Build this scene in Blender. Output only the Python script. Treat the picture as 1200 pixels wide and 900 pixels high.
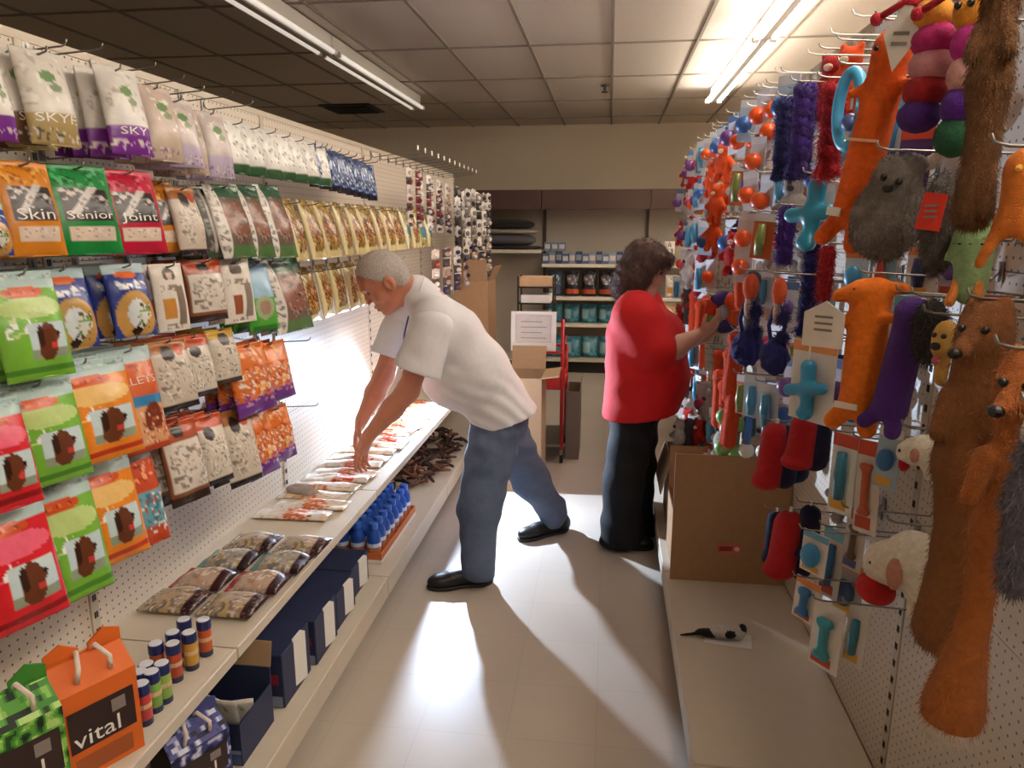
import bpy, math, random
import numpy as np
from mathutils import Vector, Matrix

for o in list(bpy.data.objects):
    bpy.data.objects.remove(o)
scene = bpy.context.scene
COL = scene.collection
PI = math.pi
R_ = math.radians

# ------------------------------------------------------------------ camera
F_PX = 850.0
VPX, VPY = 715.0, 265.0
CAM = np.array([0.0, 0.0, 1.7])
_d = np.array([(VPX - 600) / F_PX, -(VPY - 450) / F_PX, -1.0]); _d /= np.linalg.norm(_d)
_z = np.array([0.0, -_d[2], _d[1]]); _z /= np.linalg.norm(_z)
_x = np.cross(_d, _z)
ROT = np.stack([_x, _d, _z])
cam_data = bpy.data.cameras.new('camera')
cam_data.sensor_fit = 'HORIZONTAL'; cam_data.sensor_width = 36.0
cam_data.lens = 36.0 * F_PX / 1200.0
cam_data.clip_start = 0.05
cam = bpy.data.objects.new('camera', cam_data)
COL.objects.link(cam)
m4 = Matrix([[*ROT[0], CAM[0]], [*ROT[1], CAM[1]], [*ROT[2], CAM[2]], [0, 0, 0, 1]])
cam.matrix_world = m4
scene.camera = cam

# ------------------------------------------------------------------ light and exposure
world = bpy.data.worlds.new('world'); scene.world = world
world.use_nodes = True
world.node_tree.nodes['Background'].inputs[0].default_value = (1.0, 0.86, 0.72, 1)
world.node_tree.nodes['Background'].inputs[1].default_value = 0.10
scene.view_settings.view_transform = 'Standard'
scene.view_settings.look = 'None'
scene.view_settings.gamma = 1.0
scene.view_settings.use_curve_mapping = False
scene.view_settings.exposure = 0.0
TUBE_POWER = 46.0          # emission of the lit fluorescent tubes
DIM_POWER = 0.55           # the fixture over the next aisle is nearly off
FLASH_POS = (-1.08, 4.42, 0.82)
fl = bpy.data.lights.new('flash_light', 'SPOT')
fl.energy = 330.0; fl.color = (0.62, 0.77, 1.0)
fl.spot_size = R_(160); fl.spot_blend = 1.0; fl.shadow_soft_size = 0.025
flo = bpy.data.objects.new('flash_light', fl)
COL.objects.link(flo)
flo.location = FLASH_POS
flo.rotation_euler = Vector((1.4, -2.0, -0.80)).to_track_quat('-Z', 'Y').to_euler()

# ------------------------------------------------------------------ pixel -> place helpers (measuring the photograph)
def ray(u, v): return ROT @ np.array([(u - 600) / F_PX, -(v - 450) / F_PX, -1.0])
def atx(u, v, x): r = ray(u, v); return CAM + r * (x - CAM[0]) / r[0]
def aty(u, v, y): r = ray(u, v); return CAM + r * (y - CAM[1]) / r[1]
def atz(u, v, z): r = ray(u, v); return CAM + r * (z - CAM[2]) / r[2]
def proj(p):
    c = ROT.T @ (np.array(p, float) - CAM)
    return 600 + F_PX * c[0] / -c[2], 450 - F_PX * c[1] / -c[2]
def pxm(p):                      # pixels per metre at a point
    c = ROT.T @ (np.array(p, float) - CAM)
    return F_PX / -c[2]

# ------------------------------------------------------------------ colours and materials
def lin(c):
    if isinstance(c, str):
        c = c.lstrip('#'); c = tuple(int(c[i:i + 2], 16) / 255 for i in (0, 2, 4))
    return tuple((x / 12.92) if x <= 0.04045 else ((x + 0.055) / 1.055) ** 2.4 for x in c)
_mats = {}
def mat(name, col='#888888', rough=0.6, metal=0.0, var=0.08, scale=18.0, bump=0.0, bscale=None, kind=None, sheen=0.0, trans=0.0, emit=None, spec=0.5, coat=0.0):
    if name in _mats: return _mats[name]
    m = bpy.data.materials.new(name); m.use_nodes = True
    nt = m.node_tree; b = nt.nodes['Principled BSDF']
    L = nt.links.new
    b.inputs['Roughness'].default_value = rough
    b.inputs['Metallic'].default_value = metal
    b.inputs['Specular IOR Level'].default_value = spec
    if sheen: b.inputs['Sheen Weight'].default_value = sheen
    if coat: b.inputs['Coat Weight'].default_value = coat
    if trans: b.inputs['Transmission Weight'].default_value = trans
    tc = nt.nodes.new('ShaderNodeTexCoord')
    nz = nt.nodes.new('ShaderNodeTexNoise'); nz.inputs['Scale'].default_value = scale; nz.inputs['Detail'].default_value = 5
    L(tc.outputs['Object'], nz.inputs['Vector'])
    mr = nt.nodes.new('ShaderNodeMapRange'); mr.inputs['To Min'].default_value = 1 - var * 1.6; mr.inputs['To Max'].default_value = 1 + var * 1.6
    L(nz.outputs['Fac'], mr.inputs['Value'])
    mul = nt.nodes.new('ShaderNodeVectorMath'); mul.operation = 'SCALE'
    if kind == 'attr':
        at = nt.nodes.new('ShaderNodeAttribute'); at.attribute_name = 'Col'
        L(at.outputs['Color'], mul.inputs[0])
    else:
        rgb = nt.nodes.new('ShaderNodeRGB'); rgb.outputs[0].default_value = (*lin(col), 1)
        L(rgb.outputs[0], mul.inputs[0])
    L(mr.outputs['Result'], mul.inputs['Scale'])
    out = mul.outputs[0]
    if kind == 'pegboard':       # one inch grid of punched holes on a board standing along Y
        sep = nt.nodes.new('ShaderNodeSeparateXYZ'); L(tc.outputs['Object'], sep.inputs[0])
        sq = []
        for ax in ('Y', 'Z'):
            d = nt.nodes.new('ShaderNodeMath'); d.operation = 'DIVIDE'; d.inputs[1].default_value = 0.0254; L(sep.outputs[ax], d.inputs[0])
            fr = nt.nodes.new('ShaderNodeMath'); fr.operation = 'FRACT'; L(d.outputs[0], fr.inputs[0])
            s = nt.nodes.new('ShaderNodeMath'); s.operation = 'SUBTRACT'; s.inputs[1].default_value = 0.5; L(fr.outputs[0], s.inputs[0])
            p = nt.nodes.new('ShaderNodeMath'); p.operation = 'MULTIPLY'; L(s.outputs[0], p.inputs[0]); L(s.outputs[0], p.inputs[1]); sq.append(p)
        a = nt.nodes.new('ShaderNodeMath'); a.operation = 'ADD'; L(sq[0].outputs[0], a.inputs[0]); L(sq[1].outputs[0], a.inputs[1])
        lt = nt.nodes.new('ShaderNodeMath'); lt.operation = 'LESS_THAN'; lt.inputs[1].default_value = 0.016; L(a.outputs[0], lt.inputs[0])
        mx = nt.nodes.new('ShaderNodeMix'); mx.data_type = 'RGBA'; L(lt.outputs[0], mx.inputs['Factor']); L(out, mx.inputs['A']); mx.inputs['B'].default_value = (*lin('#5d5046'), 1)
        out = mx.outputs['Result']
    if kind == 'tilefloor':      # faint joints of vinyl floor tiles
        br = nt.nodes.new('ShaderNodeTexBrick'); br.offset = 0; br.inputs['Scale'].default_value = 1.0
        br.inputs['Brick Width'].default_value = 0.305; br.inputs['Row Height'].default_value = 0.305; br.inputs['Mortar Size'].default_value = 0.0016
        br.inputs['Color1'].default_value = (1, 1, 1, 1); br.inputs['Color2'].default_value = (0.965, 0.965, 0.96, 1); br.inputs['Mortar'].default_value = (0.86, 0.85, 0.83, 1)
        L(tc.outputs['Object'], br.inputs['Vector'])
        mm = nt.nodes.new('ShaderNodeVectorMath'); mm.operation = 'MULTIPLY'; L(out, mm.inputs[0]); L(br.outputs['Color'], mm.inputs[1]); out = mm.outputs[0]
    L(out, b.inputs['Base Color'])
    if bump:
        n2 = nt.nodes.new('ShaderNodeTexNoise'); n2.inputs['Scale'].default_value = bscale or scale * 3; n2.inputs['Detail'].default_value = 4
        L(tc.outputs['Object'], n2.inputs['Vector'])
        bp = nt.nodes.new('ShaderNodeBump'); bp.inputs['Strength'].default_value = bump; bp.inputs['Distance'].default_value = 0.01
        L(n2.outputs['Fac'], bp.inputs['Height']); L(bp.outputs['Normal'], b.inputs['Normal'])
    if emit:
        b.inputs['Emission Color'].default_value = (*lin(emit[0]), 1); b.inputs['Emission Strength'].default_value = emit[1]
    _mats[name] = m
    return m

M_BEIGE = mat('shelf_enamel', '#cfc3b0', 0.42, var=0.03)
M_PEG = mat('pegboard_enamel', '#d2c5b3', 0.45, var=0.03, kind='pegboard')
M_DARK = mat('dark_gap', '#1b1613', 0.8)
M_FILM = mat('printed_film', rough=0.27, var=0.07, scale=60, kind='attr', bump=0.32, bscale=26)
M_CARD = mat('printed_card', rough=0.6, var=0.04, scale=40, kind='attr')
M_WIRE = mat('galvanised_wire', '#8d8983', 0.35, metal=0.8, var=0.05)
M_BLKWIRE = mat('dark_wire', '#2a2522', 0.5, var=0.05)
M_WHITE = mat('white_plastic', '#eeeae2', 0.45, var=0.03)
M_KRAFT = mat('kraft_cardboard', '#a5805c', 0.85, var=0.08, scale=30)
M_KRAFT2 = mat('pale_cardboard', '#a98a68', 0.85, var=0.08, scale=30)
def cmat(c, rough=0.6, bump=0.0, tag='paint', **k): return mat('%s_%s' % (tag, c.strip('#')), c, rough, bump=bump, **k)
def plush(c): return mat('plush_' + c.strip('#'), c, 0.95, var=0.20, scale=90, bump=0.55, bscale=520, sheen=0.06)
def rubber(c): return mat('rubber_' + c.strip('#'), c, 0.38, var=0.05, scale=20, coat=0.25)

# ------------------------------------------------------------------ mesh building
class MB:
    def __init__(s): s.v = []; s.f = []; s.mi = []; s.c = []
    def add(s, verts, faces, mi=0, col=None):
        o = len(s.v); s.v += [tuple(map(float, p)) for p in verts]
        for k, fc in enumerate(faces):
            s.f.append(tuple(i + o for i in fc)); s.mi.append(mi[k] if isinstance(mi, list) else mi)
            s.c.append(col[k] if isinstance(col, list) else (col or (0.5, 0.5, 0.5)))
        return s
    def box(s, lo, hi, mi=0, col=None, bev=0.0):
        (x0, y0, z0), (x1, y1, z1) = lo, hi
        if bev <= 0:
            v = [(x0, y0, z0), (x1, y0, z0), (x1, y1, z0), (x0, y1, z0), (x0, y0, z1), (x1, y0, z1), (x1, y1, z1), (x0, y1, z1)]
            fcs = [(0, 3, 2, 1), (4, 5, 6, 7), (0, 1, 5, 4), (1, 2, 6, 5), (2, 3, 7, 6), (3, 0, 4, 7)]
            return s.add(v, fcs, mi, col)
        b = min(bev, (x1 - x0) / 2.01, (y1 - y0) / 2.01, (z1 - z0) / 2.01)
        v = []; 
        for z, i in ((z0, b), (z0 + b, 0), (z1 - b, 0), (z1, b)):
            v += [(x0 + i + (b if not i else 0), y0 + i, z), (x1 - i - (b if not i else 0), y0 + i, z), (x1 - i, y0 + i + (b if not i else 0), z), (x1 - i, y1 - i - (b if not i else 0), z),
                  (x1 - i - (b if not i else 0), y1 - i, z), (x0 + i + (b if not i else 0), y1 - i, z), (x0 + i, y1 - i - (b if not i else 0), z), (x0 + i, y0 + i + (b if not i else 0), z)]
        fcs = [tuple(range(7, -1, -1)), tuple(range(24, 32))]
        for r in range(3):
            for k in range(8): fcs.append((r * 8 + k, r * 8 + (k + 1) % 8, r * 8 + 8 + (k + 1) % 8, r * 8 + 8 + k))
        return s.add(v, fcs, mi, col)
    def tube(s, pts, r, n=6, mi=0, col=None, caps=True):
        pts = [Vector(p) for p in pts]; rs = r if isinstance(r, (list, tuple)) else [r] * len(pts)
        v = []; up = None
        for i, p in enumerate(pts):
            t = (pts[min(i + 1, len(pts) - 1)] - pts[max(i - 1, 0)])
            if t.length < 1e-9: t = Vector((0, 0, 1))
            t.normalize()
            if up is None: up = Vector((0, 0, 1)) if abs(t.z) < 0.9 else Vector((1, 0, 0))
            a = t.cross(up)
            if a.length < 1e-5: a = t.cross(Vector((0.3, 1, 0.2)))
            a.normalize(); bb = a.cross(t); up = bb
            for k in range(n):
                an = 2 * PI * k / n; v.append(p + a * (math.cos(an) * rs[i]) + bb * (math.sin(an) * rs[i]))
        fcs = []
        for i in range(len(pts) - 1):
            for k in range(n): fcs.append((i * n + k, i * n + (k + 1) % n, (i + 1) * n + (k + 1) % n, (i + 1) * n + k))
        if caps: fcs += [tuple(range(n - 1, -1, -1)), tuple(range((len(pts) - 1) * n, len(pts) * n))]
        return s.add(v, fcs, mi, col)
    def lathe(s, prof, n=14, c=(0, 0, 0), mi=0, col=None):      # prof: (r, z) pairs, axis Z
        v = []; fcs = []
        for r, z in prof:
            for k in range(n): v.append((c[0] + r * math.cos(2 * PI * k / n), c[1] + r * math.sin(2 * PI * k / n), c[2] + z))
        for i in range(len(prof) - 1):
            for k in range(n): fcs.append((i * n + k, i * n + (k + 1) % n, (i + 1) * n + (k + 1) % n, (i + 1) * n + k))
        fcs += [tuple(range(n - 1, -1, -1)), tuple(range((len(prof) - 1) * n, len(prof) * n))]
        return s.add(v, fcs, mi, col)
    def ball(s, c, r, n=10, m=7, mi=0, col=None, amp=0.0, seed=0):
        r = r if isinstance(r, (tuple, list)) else (r, r, r); rnd = random.Random(seed); v = [(c[0], c[1], c[2] + r[2])]; fcs = []
        for i in range(1, m):
            th = PI * i / m
            for k in range(n):
                q = 1 + amp * (rnd.random() - 0.5); v.append((c[0] + q * r[0] * math.sin(th) * math.cos(2 * PI * k / n), c[1] + q * r[1] * math.sin(th) * math.sin(2 * PI * k / n), c[2] + q * r[2] * math.cos(th)))
        v.append((c[0], c[1], c[2] - r[2])); e = len(v) - 1
        for k in range(n): fcs.append((0, 1 + k, 1 + (k + 1) % n)); fcs.append((e, e - n + (k + 1) % n, e - n + k))
        for i in range(m - 2):
            for k in range(n): a = 1 + i * n; fcs.append((a + k, a + n + k, a + n + (k + 1) % n, a + (k + 1) % n))
        return s.add(v, fcs, mi, col)
    def slab(s, poly, d, axis='y', mi=0, col=None):              # polygon in the XZ plane with thickness d along Y
        n = len(poly); v = [(p[0], -d / 2, p[1]) for p in poly] + [(p[0], d / 2, p[1]) for p in poly]
        fcs = [tuple(range(n)), tuple(range(2 * n - 1, n - 1, -1))] + [(i, n + i, n + (i + 1) % n, (i + 1) % n) for i in range(n)]
        return s.add(v, fcs, mi, col)
    def mesh(s, name, mats, smooth=False, colors=False):
        me = bpy.data.meshes.new(name); me.from_pydata(s.v, [], s.f)
        for m in (mats if isinstance(mats, (list, tuple)) else [mats]): me.materials.append(m)
        me.polygons.foreach_set('material_index', s.mi)
        if smooth: me.polygons.foreach_set('use_smooth', [True] * len(s.f))
        if colors: set_cols(me, s.c)
        me.update(); return me
    def build(s, name, mats, parent=None, loc=None, smooth=False, colors=False):
        return obj(name, s.mesh(name, mats, smooth, colors), parent, loc)
def set_point_cols(me, cols):
    a = me.color_attributes.new('Col', 'FLOAT_COLOR', 'POINT')
    a.data.foreach_set('color', np.concatenate([np.where(cols <= .04045, cols / 12.92, ((cols + .055) / 1.055) ** 2.4), np.ones((len(cols), 1))], axis=1).ravel())
def set_cols(me, cols):
    a = me.color_attributes.new('Col', 'FLOAT_COLOR', 'CORNER')
    tot = np.zeros(len(me.polygons), int); me.polygons.foreach_get('loop_total', tot)
    if isinstance(cols, np.ndarray): base = np.concatenate([np.where(cols <= .04045, cols / 12.92, ((cols + .055) / 1.055) ** 2.4), np.ones((len(cols), 1))], axis=1)
    else: base = np.array([(*(lin(x) if isinstance(x, str) else x), 1.0) for x in cols], float)
    c = np.repeat(base, tot, axis=0)
    a.data.foreach_set('color', c.ravel())
def obj(name, me, parent=None, loc=None, rot=None):
    o = bpy.data.objects.new(name, me); COL.objects.link(o)
    if parent is not None: o.parent = parent
    if loc is not None: o.location = tuple(loc)
    if rot is not None: o.rotation_euler = rot
    return o
def tag(o, label, cat, group=None, kind=None):
    if label: o['label'] = label
    if cat: o['category'] = cat
    if group: o['group'] = group
    if kind: o['kind'] = kind
    return o
def thing(name, label, cat, loc=(0, 0, 0), rot=(0, 0, 0), group=None):
    return tag(obj(name, None, None, loc, rot), label, cat, group)
def struct(o, label=None, cat=None):
    o['kind'] = 'structure'
    if label: o['label'] = label
    if cat: o['category'] = cat
    return o
ORD = ['first', 'second', 'third', 'fourth', 'fifth', 'sixth', 'seventh', 'eighth', 'ninth', 'tenth', 'eleventh', 'twelfth', 'thirteenth', 'fourteenth', 'fifteenth', 'sixteenth', 'seventeenth', 'eighteenth', 'nineteenth', 'twentieth', 'twenty-first', 'twenty-second']
def dup(root, loc=None, rot=None, label=None, group=None, scale=None):
    r = root.copy(); COL.objects.link(r)
    if loc is not None: r.location = tuple(loc)
    if rot is not None: r.rotation_euler = rot
    if scale is not None: r.scale = (scale,) * 3
    if label: r['label'] = label
    if group: r['group'] = group
    for ch in list(root.children):
        c = ch.copy(); COL.objects.link(c); c.parent = r
        for g in list(ch.children):
            d = g.copy(); COL.objects.link(d); d.parent = c
    return r
_txt = {}
def text_mesh(body, size, mat_, surf=None, ox=0.0, oz=0.0, bold=0.0, shear=0.0, fitw=None):
    """lettering as a flat mesh in the XZ plane (front to -Y), centred on (ox, oz); surf(x, z) gives the front depth to follow"""
    cu = bpy.data.curves.new('lettering', 'FONT'); cu.body = body; cu.size = size; cu.align_x = 'CENTER'; cu.align_y = 'CENTER'
    cu.resolution_u = 2; cu.offset = bold; cu.shear = shear; cu.fill_mode = 'FRONT'
    t = bpy.data.objects.new('lettering', cu); COL.objects.link(t)
    dg = bpy.context.evaluated_depsgraph_get(); me = bpy.data.meshes.new_from_object(t.evaluated_get(dg))
    bpy.data.objects.remove(t); bpy.data.curves.remove(cu)
    n = len(me.vertices); co = np.zeros(n * 3); me.vertices.foreach_get('co', co); co = co.reshape(-1, 3)
    if fitw and n: w = np.ptp(co[:, 0]); co[:, 0] *= fitw / max(w, 1e-6)
    out = np.zeros_like(co); out[:, 0] = co[:, 0] + ox; out[:, 2] = co[:, 1] + oz
    if surf is not None: out[:, 1] = [surf(a, b) - 0.0016 for a, b in zip(out[:, 0], out[:, 2])]
    me.vertices.foreach_set('co', out.ravel()); me.materials.clear(); me.materials.append(mat_); me.update()
    return me

# ------------------------------------------------------------------ smooth solids: signed distance fields meshed by surface nets
def cap(a, b, ra, rb=None, k=None, g=0): return ('cap', np.array(a, float), np.array(b, float), ra, ra if rb is None else rb, k, g)
def ell(c, r, rot=None, k=None, g=0, neg=False): return ('ell', np.array(c, float), np.array(r if isinstance(r, (tuple, list, np.ndarray)) else (r,) * 3, float), rot, neg, k, g)
def rotm(yaw=0, pitch=0, roll=0): return np.array(Matrix.Rotation(yaw, 3, 'Z') @ Matrix.Rotation(pitch, 3, 'Y') @ Matrix.Rotation(roll, 3, 'X'))
def frame(fwd, up=(0, 0, 1)):        # columns: forward, left, up
    f = np.array(fwd, float); f /= np.linalg.norm(f); l = np.cross(up, f); l /= np.linalg.norm(l); return np.stack([f, l, np.cross(f, l)], axis=1)
def sdf_mesh(name, prims, res, k, mats, cuts=(), disp=None, origin=(0, 0, 0), smooth=True):
    los = []; his = []
    for p in prims:
        if p[0] == 'cap': r = max(p[3], p[4]); los.append(np.minimum(p[1], p[2]) - r); his.append(np.maximum(p[1], p[2]) + r)
        elif not p[4]: r = max(p[2]); los.append(p[1] - r); his.append(p[1] + r)
    lo = np.min(los, 0) - 3 * res - k * 0.3; hi = np.max(his, 0) + 3 * res + k * 0.3
    n = np.ceil((hi - lo) / res).astype(int) + 1
    ax = [lo[i] + res * np.arange(n[i]) for i in range(3)]
    V = np.full(n, 1e3); G = np.zeros(n, np.int16); best = np.full(n, 1e3)
    for p in prims:
        kk = p[5] if p[5] is not None else k
        if p[0] == 'cap': r = max(p[3], p[4]); a = np.minimum(p[1], p[2]) - r; b = np.maximum(p[1], p[2]) + r
        else: r = max(p[2]); a = p[1] - r; b = p[1] + r
        pad = kk + 4 * res
        i0 = np.maximum(((a - pad - lo) / res).astype(int), 0); i1 = np.minimum(((b + pad - lo) / res).astype(int) + 2, n)
        sl = tuple(slice(i0[i], i1[i]) for i in range(3))
        X, Y, Z = np.meshgrid(ax[0][sl[0]], ax[1][sl[1]], ax[2][sl[2]], indexing='ij')
        if p[0] == 'cap':
            ba = p[2] - p[1]; L2 = max(ba @ ba, 1e-12); dx, dy, dz = X - p[1][0], Y - p[1][1], Z - p[1][2]
            t = np.clip((dx * ba[0] + dy * ba[1] + dz * ba[2]) / L2, 0, 1)
            d = np.sqrt((dx - t * ba[0]) ** 2 + (dy - t * ba[1]) ** 2 + (dz - t * ba[2]) ** 2) - (p[3] + t * (p[4] - p[3]))
        else:
            dx, dy, dz = X - p[1][0], Y - p[1][1], Z - p[1][2]
            if p[3] is not None: M = p[3]; dx, dy, dz = dx * M[0, 0] + dy * M[1, 0] + dz * M[2, 0], dx * M[0, 1] + dy * M[1, 1] + dz * M[2, 1], dx * M[0, 2] + dy * M[1, 2] + dz * M[2, 2]
            rx, ry, rz = p[2]; k0 = np.sqrt((dx / rx) ** 2 + (dy / ry) ** 2 + (dz / rz) ** 2); k1 = np.sqrt((dx / rx ** 2) ** 2 + (dy / ry ** 2) ** 2 + (dz / rz ** 2) ** 2)
            d = k0 * (k0 - 1) / np.maximum(k1, 1e-9)
        v = V[sl]
        if p[0] == 'ell' and p[4]:
            h = np.clip(0.5 - 0.5 * (v + d) / kk, 0, 1); V[sl] = v + (-d - v) * h + kk * h * (1 - h); continue
        g = d < best[sl]; best[sl] = np.where(g, d, best[sl]); G[sl] = np.where(g, p[6], G[sl])
        h = np.clip(0.5 + 0.5 * (v - d) / kk, 0, 1); V[sl] = v + (d - v) * h - kk * h * (1 - h)
    if disp is not None or cuts:
        X, Y, Z = np.meshgrid(*ax, indexing='ij')
        if disp is not None: V = V + disp(X, Y, Z)
        for (pt, nn) in cuts: V = np.maximum(V, (X - pt[0]) * nn[0] + (Y - pt[1]) * nn[1] + (Z - pt[2]) * nn[2])
    S = V < 0
    C = np.zeros(n - 1, int)
    for dx in (0, 1):
        for dy in (0, 1):
            for dz in (0, 1): C += S[dx:n[0] - 1 + dx, dy:n[1] - 1 + dy, dz:n[2] - 1 + dz]
    act = (C > 0) & (C < 8); cells = np.argwhere(act); idx = np.full(n - 1, -1); idx[act] = np.arange(len(cells))
    acc = np.zeros((len(cells), 3)); cnt = np.zeros(len(cells))
    corners = [(a, b, c) for a in (0, 1) for b in (0, 1) for c in (0, 1)]
    for c0 in corners:
        for axis in range(3):
            if c0[axis]: continue
            c1 = list(c0); c1[axis] = 1
            a = V[tuple((cells + c0).T)]; b = V[tuple((cells + c1).T)]; mk = (a < 0) != (b < 0)
            t = np.where(mk, a / np.where(mk, a - b, 1), 0); q = np.tile(np.array(c0, float), (len(cells), 1)); q[:, axis] += t
            acc[mk] += q[mk]; cnt[mk] += 1
    vert = lo + res * (cells + acc / np.maximum(cnt, 1)[:, None])
    quads = []
    for axis in range(3):
        s0 = [slice(0, n[i]) for i in range(3)]; s1 = list(s0); s0[axis] = slice(0, n[axis] - 1); s1[axis] = slice(1, n[axis])
        A = S[tuple(s0)]; B = S[tuple(s1)]; e = np.argwhere(A != B)
        o1, o2 = [(1, 2), (2, 0), (0, 1)][axis]
        ok = (e[:, o1] > 0) & (e[:, o2] > 0) & (e[:, o1] < n[o1] - 1) & (e[:, o2] < n[o2] - 1); e = e[ok]
        if not len(e): continue
        inside = A[tuple(e.T)]
        def cell(d1, d2):
            q = e.copy(); q[:, o1] -= d1; q[:, o2] -= d2; return idx[tuple(q.T)]
        q = np.stack([cell(1, 1), cell(0, 1), cell(0, 0), cell(1, 0)], axis=1)
        q[~inside] = q[~inside][:, ::-1]; quads.append(q)
    quads = np.concatenate(quads)
    gi = G[tuple(np.clip(np.round((vert[quads].mean(1) - lo) / res).astype(int), 0, n - 1).T)]
    me = bpy.data.meshes.new(name); me.from_pydata((vert - np.array(origin)).tolist(), [], quads.tolist())
    for m in (mats if isinstance(mats, (list, tuple)) else [mats]): me.materials.append(m)
    me.polygons.foreach_set('material_index', gi.astype(np.int32))
    if smooth: me.polygons.foreach_set('use_smooth', np.ones(len(quads), bool))
    me.update(); return me

def add_fur(o, n, L, w, out=.5, down=(0, 0, -.7), wild=.35, seed=1, name='fur', mats=None):
    """short tufts growing from a body mesh, one part"""
    me = o.data; k = len(me.polygons); c = np.zeros(k * 3); nn = np.zeros(k * 3); ar = np.zeros(k); mi = np.zeros(k, int)
    me.polygons.foreach_get('center', c); me.polygons.foreach_get('normal', nn); me.polygons.foreach_get('area', ar); me.polygons.foreach_get('material_index', mi)
    c, nn = c.reshape(-1, 3), nn.reshape(-1, 3); rs = np.random.RandomState(seed); i = rs.choice(k, n, p=ar / ar.sum())
    p = c[i] + rs.normal(0, math.sqrt(ar.mean()) * .4, (n, 3)) - nn[i] * .001; t = np.cross(nn[i], rs.normal(size=(n, 3))); t /= np.linalg.norm(t, axis=1)[:, None] + 1e-9
    dn = np.array(down, float); dn = dn - nn[i] * np.clip((nn[i] @ dn), -9, 0)[:, None]
    tip = p + L * rs.uniform(.6, 1.2, (n, 1)) * (nn[i] * out + dn + wild * rs.normal(size=(n, 3)))
    v = np.stack([p - t * w, p + t * w, tip], axis=1).reshape(-1, 3); f = np.arange(3 * n).reshape(-1, 3)
    m2 = bpy.data.meshes.new(name); m2.from_pydata(v.tolist(), [], f.tolist())
    for m in (mats or list(me.materials)): m2.materials.append(m)
    if not mats: m2.polygons.foreach_set('material_index', mi[i].astype(np.int32))
    m2.update(); q = obj(name, m2, o); q['kind'] = 'stuff'; return q
# ------------------------------------------------------------------ the room
LX, LTOP, LDECK, LSHELF = -1.39, 2.13, 0.17, 0.575          # left gondola: board face, top, base deck, shelf
LDF, LSF = -0.94, -0.975                                     # fronts of deck and shelf
RX, RTOP, RDECK, RDF = 0.80, 2.31, 0.17, 0.285
LUP = [-0.774, 0.446, 1.666, 2.886, 4.106, 5.326, 6.546]     # uprights
RUP = [-0.56, 0.66, 1.88, 3.10, 4.32, 5.54, 6.76]
CEIL, YB = 3.0, 10.1
XL, XR, YF = -6.0, 5.0, -3.2
struct(MB().box((XL, YF, -0.1), (XR, YB, 0)).build('floor', mat('vinyl_floor', '#c3b7a9', 0.34, var=0.05, scale=3, kind='tilefloor')), 'greige vinyl tile floor of the aisle', 'floor')
M_WALL = mat('cream_wall', '#d6c7b0', 0.8, var=0.02)
struct(MB().box((XL, YB, 0), (XR, YB + 0.1, CEIL + 0.3)).build('wall_back', M_WALL), 'cream painted wall above the back shelves', 'wall')
struct(MB().box((XL - 0.1, YF, 0), (XL, YB, CEIL + 0.3)).build('wall_left', M_WALL))
struct(MB().box((XR, YF, 0), (XR + 0.1, YB, CEIL + 0.3)).build('wall_right', M_WALL))
struct(MB().box((XL, YF - 0.1, 0), (XR, YF, CEIL + 0.3)).build('wall_front', M_WALL))
M_TILE = mat('ceiling_panel', '#d2c8bc', 0.9, var=0.05, scale=60, bump=0.15, bscale=300)
M_TBAR = mat('ceiling_grid', '#8f8478', 0.6, var=0.03)
gx = [-0.02 + 0.61 * k for k in range(-10, 9)]; gx = [x for x in gx if XL < x < XR]
gy = [5.75 + 1.22 * k for k in range(-8, 4)]; gy = [y for y in gy if YF < y < YB]
g = MB()
for x in gx: g.box((x - 0.011, YF, CEIL), (x + 0.011, YB, CEIL + 0.02))
for y in gy: g.box((XL, y - 0.011, CEIL + 0.001), (XR, y + 0.011, CEIL + 0.019))
g.box((XL, YF, CEIL + 0.05), (XR, YB, CEIL + 0.08))
ceil = struct(g.build('ceiling', M_TBAR), 'suspended panel ceiling in a metal grid', 'ceiling')
xs = [XL] + gx + [XR]; ys = [YF] + gy + [YB]
pan = {}
for i in range(len(xs) - 1):
    for j in range(len(ys) - 1):
        w, h = xs[i + 1] - xs[i], ys[j + 1] - ys[j]; key = (round(w, 2), round(h, 2))
        if key not in pan: pan[key] = MB().box((-w / 2 + 0.009, -h / 2 + 0.009, 0.006), (w / 2 - 0.009, h / 2 - 0.009, 0.02)).mesh('ceiling_panel', M_TILE)
        obj('ceiling_panel', pan[key], ceil, ((xs[i] + xs[i + 1]) / 2, (ys[j] + ys[j + 1]) / 2, CEIL + 0.004))

# strip lights on the ceiling
M_FIX = mat('fixture_enamel', '#d8d4cc', 0.4, var=0.02)
M_TUBE = mat('lit_tube', '#ffffff', 0.4, emit=('#fff3e4', TUBE_POWER))
M_TUBE0 = mat('dim_tube', '#f4f2ee', 0.4, emit=('#fff4e6', DIM_POWER))
def strip(x, y0, y1, mt, label):
    t = thing('strip_light', label, 'light', (x, y0, CEIL))
    L_ = y1 - y0
    MB().box((-0.03, 0, -0.135), (0.03, L_, 0), bev=0.008).build('housing', M_FIX, t)
    for sx in (-1, 1):
        MB().tube([(sx * 0.055, 0.05, -0.125), (sx * 0.055, L_ - 0.05, -0.125)], 0.0165, 10).build('tube', mt, t, smooth=True)
        for yy in (0.025, L_ - 0.025): MB().box((sx * 0.055 - 0.022, yy - 0.012, -0.143), (sx * 0.055 + 0.02, yy + 0.012, -0.11)).build('socket', M_FIX, t)
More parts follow.
